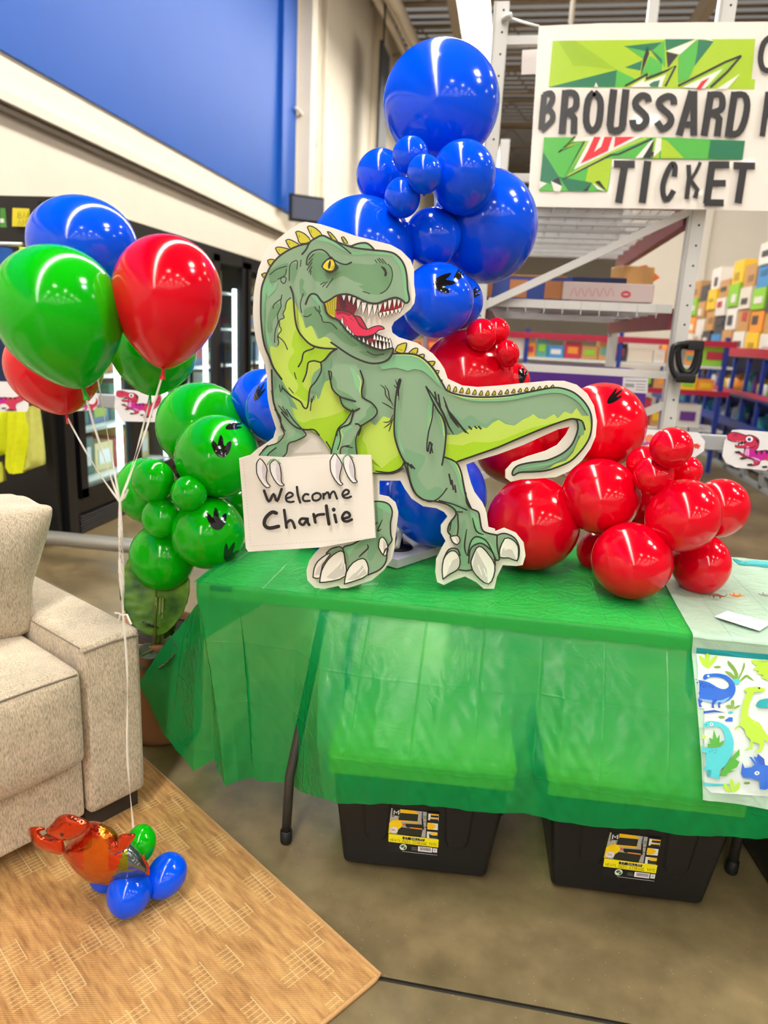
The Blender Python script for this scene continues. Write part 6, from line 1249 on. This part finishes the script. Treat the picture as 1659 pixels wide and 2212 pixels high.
cush('seat_base', .207, 1.9, .012, .95, .075, .3, (0,.004,0), .014)
seat = cush('seat_cushion', .21, 1.15, -.02, .72, .262, .55, (.0,.03,.03), .05, n=12)
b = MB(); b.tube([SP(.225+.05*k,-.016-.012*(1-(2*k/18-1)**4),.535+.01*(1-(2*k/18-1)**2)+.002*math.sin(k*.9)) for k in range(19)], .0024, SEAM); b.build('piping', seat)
cush('seat_cushion', 1.155, 2.0, -.02, .72, .262, .55, (.0,.03,.03), .05, n=12)
cush('backrest', .175, 1.9, .72, .97, .3, .78, (0,.01,.01), .03)
pil = cush('back_cushion', .19, .86, .28, .56, .557, .925, (.02,.05,.015), .035, wob=.008, n=12, skew=.09)
b = MB(); b.tube([SP(.183-.09*max(0,(k-6)/12)+.008*math.sin(k*.8), .43+.008*math.sin(k*1.7), .59+.0175*k) for k in range(19)], .006, SF); b.build('piping', pil)
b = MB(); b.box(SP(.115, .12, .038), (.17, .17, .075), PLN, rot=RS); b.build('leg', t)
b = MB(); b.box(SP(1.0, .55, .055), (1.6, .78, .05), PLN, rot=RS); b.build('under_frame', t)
# ------------------------------------------------------------------ rug
def weave():
    m = bpy.data.materials.new('jute_weave'); m.use_nodes = True; nt = m.node_tree; b = nt.nodes['Principled BSDF']; L = nt.links.new
    tc = nt.nodes.new('ShaderNodeTexCoord'); src_ = tc.outputs['Object']; sx = nt.nodes.new('ShaderNodeSeparateXYZ'); L(src_, sx.inputs[0])
    def M_(op, a, b_=None, c=None):
        n = nt.nodes.new('ShaderNodeMath'); n.operation = op
        for i, v in enumerate((a, b_, c)):
            if v is None: continue
            if isinstance(v, (int, float)): n.inputs[i].default_value = v
            else: L(v, n.inputs[i])
        return n.outputs[0]
    X, Y = sx.outputs['X'], sx.outputs['Y']
    s1 = M_('SINE', M_('MULTIPLY', X, 1250)); s2 = M_('SINE', M_('MULTIPLY', M_('ADD', Y, M_('MULTIPLY', X, .35)), 900)); tw = M_('MULTIPLY', s1, s2)
    # ladder cells: light lines on a skewed grid, shown only inside stepped diagonal bands
    gx = M_('FRACT', M_('DIVIDE', X, .013)); gy = M_('FRACT', M_('DIVIDE', Y, .036))
    ln = M_('MAXIMUM', M_('LESS_THAN', gx, .16), M_('LESS_THAN', gy, .07))
    bx = M_('FLOOR', M_('DIVIDE', X, .039)); by = M_('FLOOR', M_('DIVIDE', Y, .036))
    cb = nt.nodes.new('ShaderNodeCombineXYZ'); L(M_('MULTIPLY', bx, .039), cb.inputs[0]); L(M_('MULTIPLY', by, .036), cb.inputs[1])
    n0 = nt.nodes.new('ShaderNodeTexNoise'); n0.inputs['Scale'].default_value = 6.5; n0.inputs['Detail'].default_value = 1; mp = nt.nodes.new('ShaderNodeMapping'); mp.inputs['Scale'].default_value = (1, 1.7, 1); mp.inputs['Rotation'].default_value = (0,0,.5); L(cb.outputs[0], mp.inputs[0]); L(mp.outputs[0], n0.inputs['Vector'])
    msk = M_('MULTIPLY', M_('GREATER_THAN', n0.outputs['Fac'], .53), 1.0)
    lad = M_('MULTIPLY', ln, msk)
    n1 = nt.nodes.new('ShaderNodeTexNoise'); n1.inputs['Scale'].default_value = 40; n1.inputs['Detail'].default_value = 5; mp1 = nt.nodes.new('ShaderNodeMapping'); mp1.inputs['Scale'].default_value = (.35, 2.2, 1); L(src_, mp1.inputs[0]); L(mp1.outputs[0], n1.inputs['Vector'])
    n2 = nt.nodes.new('ShaderNodeTexNoise'); n2.inputs['Scale'].default_value = 5; n2.inputs['Detail'].default_value = 2; L(src_, n2.inputs['Vector'])
    v = M_('ADD', M_('MULTIPLY', n1.outputs['Fac'], .75), M_('ADD', M_('MULTIPLY', tw, .13), M_('MULTIPLY', n2.outputs['Fac'], .25)))
    r = nt.nodes.new('ShaderNodeValToRGB'); e = r.color_ramp.elements; e[0].position = .3; e[0].color = rgb((150,104,56)); e[1].position = .72; e[1].color = rgb((226,178,112)); e2 = e.new(.5); e2.color = rgb((200,150,90)); L(v, r.inputs[0])
    mx = nt.nodes.new('ShaderNodeMix'); mx.data_type = 'RGBA'; L(M_('MULTIPLY', lad, .75), mx.inputs[0]); L(r.outputs[0], mx.inputs[6]); mx.inputs[7].default_value = rgb((240,208,150)); L(mx.outputs[2], b.inputs['Base Color'])
    b.inputs['Roughness'].default_value = .85
    bp = nt.nodes.new('ShaderNodeBump'); bp.inputs['Strength'].default_value = .6; bp.inputs['Distance'].default_value = .003; L(M_('ADD', tw, M_('MULTIPLY', lad, 1.2)), bp.inputs['Height']); L(bp.outputs[0], b.inputs['Normal']); return m
Bc = Vector((-0.171, 1.342, 0)); d1 = Vector((-.818, .576, 0)); d2 = Vector((-.576, -.817, 0))
m_ = MB(); m_.box((1.1, -.75, .0045), (2.2, 1.5, .009), weave())
rug = m_.build('rug', origin=Vector((0,0,0))); tag(rug, 'tan jute rug with woven ladder pattern under the sofa', 'rug')
rug.location = Bc; rug.rotation_euler = (0, 0, math.atan2(d1.y, d1.x)); 
# flip to the side where the sofa stands
if (rug.rotation_euler.to_matrix() @ Vector((0,-1,0))).dot(d2) < 0:
    for v in rug.data.vertices: v.co.y = -v.co.y
    rug.data.flip_normals()
s_ = 1 if (rug.rotation_euler.to_matrix() @ Vector((0,1,0))).dot(d2) > 0 else -1
m_ = MB(); BM = mat('rug_binding', (196,150,96), .85, noise=.2, nscale=300, bump=.4, bscale=500)
m_.tube([Bc+d1*2.2+Vector((0,0,.006)), Bc+Vector((0,0,.006)), Bc+d2*.02+Vector((0,0,.006)), Bc+d2*1.5+Vector((0,0,.006))], .0062, BM, 8)
me_o = m_.build('binding', None, origin=Bc); me_o.parent = rug; me_o.location = (0,0,0); me_o.rotation_euler = (0,0,0)
ri = rug.rotation_euler.to_matrix().inverted()
for v in me_o.data.vertices: v.co = ri @ v.co
# ------------------------------------------------------------------ potted plant
pc_ = Vector((-1.15, 2.22, 0))
t = empty('potted_plant', pc_, 'broad-leaved green plant in a ribbed terracotta pot between sofa and table', 'plant')
TC = mat('terracotta', (166,112,78), .7, noise=.12, nscale=30)
prof = [(.001,0),(.13,0),(.138,.012)]
for k in range(26): z = .02+.014*k; prof.append((.14+.012*z/.38+(.0025 if k % 2 or k > 8 else 0), z))
prof += [(.165,.385),(.165,.4),(.15,.4),(.148,.37),(.001,.36)]
b = MB(); b.lathe(prof, TC, pc_, n=48); b.build('pot', t)
b = MB(); b.lathe([(.001,.385),(.147,.372)], mat('soil', (52,40,30), .95, bump=.6, bscale=90), pc_, n=30); b.build('soil', t)
LFM = bpy.data.materials.new('leaf_green'); LFM.use_nodes = True; nt = LFM.node_tree; bb = nt.nodes['Principled BSDF']; bb.inputs['Roughness'].default_value = .45; bb.inputs['Specular IOR Level'].default_value = .35
tc = nt.nodes.new('ShaderNodeTexCoord'); nn_ = nt.nodes.new('ShaderNodeTexNoise'); nn_.inputs['Scale'].default_value = 14; nt.links.new(tc.outputs['Object'], nn_.inputs['Vector'])
r = nt.nodes.new('ShaderNodeValToRGB'); r.color_ramp.elements[0].position = .35; r.color_ramp.elements[0].color = rgb((40,84,12)); r.color_ramp.elements[1].position = .7; r.color_ramp.elements[1].color = rgb((104,146,34)); nt.links.new(nn_.outputs['Fac'], r.inputs[0]); nt.links.new(r.outputs[0], bb.inputs['Base Color'])
LFD = mat('leaf_back', (96,106,84), .5); STM = mat('stem_green', (112,128,52), .45)
def leaf(base, tip, width, sag, m, nrm_, fold=.3, n=22):
    base, tip, nrm_ = Vector(base), Vector(tip), Vector(nrm_).normalized(); ax = tip-base; sd = ax.cross(nrm_).normalized(); m_ = MB(); vs = []; c = 10
    for i in range(n+1):
        u = i/n; w_ = width*math.sin(math.pi*min(1, u*.93+.05))**.6
        for j in range(-c, c+1):
            v = j/c; rp = .005*math.sin(u*60+abs(v)*4)*(1 if abs(v) > .1 else 0)
            vs.append(base+ax*(u+.04*abs(v)*(1-u))+sd*(w_*v)+nrm_*(fold*width*abs(v)**1.5-sag*u*u+rp))
    k = 2*c+1; m_.add(vs, [(i*k+j, i*k+j+1, (i+1)*k+j+1, (i+1)*k+j) for i in range(n) for j in range(2*c)], m, True)
    o = m_.build('leaf', t); o.modifiers.new('s', 'SOLIDIFY').thickness = .0015
    b = MB(); b.tube([base+nrm_*.006, base.lerp(tip, .5)+nrm_*(.008-sag*.25), tip-nrm_*sag+nrm_*.004], [.005,.003,.001], STM); b.build('midrib', o); return o
yl = 2.05
leaf(onY(336,1374,yl), onY(338,1165,yl+.1), .12, .0, LFM, (.1,-1,.25), .12)
leaf(onY(372,1385,2.16), onY(368,1262,2.12), .05, .01, LFM, (-.4,-1,.2), .5)
leaf(onY(350,1370,2.12), onY(310,1335,2.02), .03, .03, LFD, (0,-.4,.9), .4)
leaf(onY(348,1420,2.1), onY(375,1405,1.97), .055, .03, LFD, (-.2,-.7,.6), .5)
leaf(onY(345,1400,2.1), onY(300,1415,2.0), .03, .02, LFD, (.2,-.7,.5), .5)
leaf(onY(340,1450,2.12), onY(305,1440,2.02), .03, .02, LFD, (0,-.5,.8), .5)
for (a_, b_) in ((338,344),(352,350),(330,336)):
    b = MB(); b.tube([pc_+Vector((.02*(a_-340)/10,0,.36)), onY(a_,1420,2.13), onY(b_,1370,2.07), onY(b_+2,1290,2.08)], [.009,.008,.006,.004], STM); b.build('stem', t)
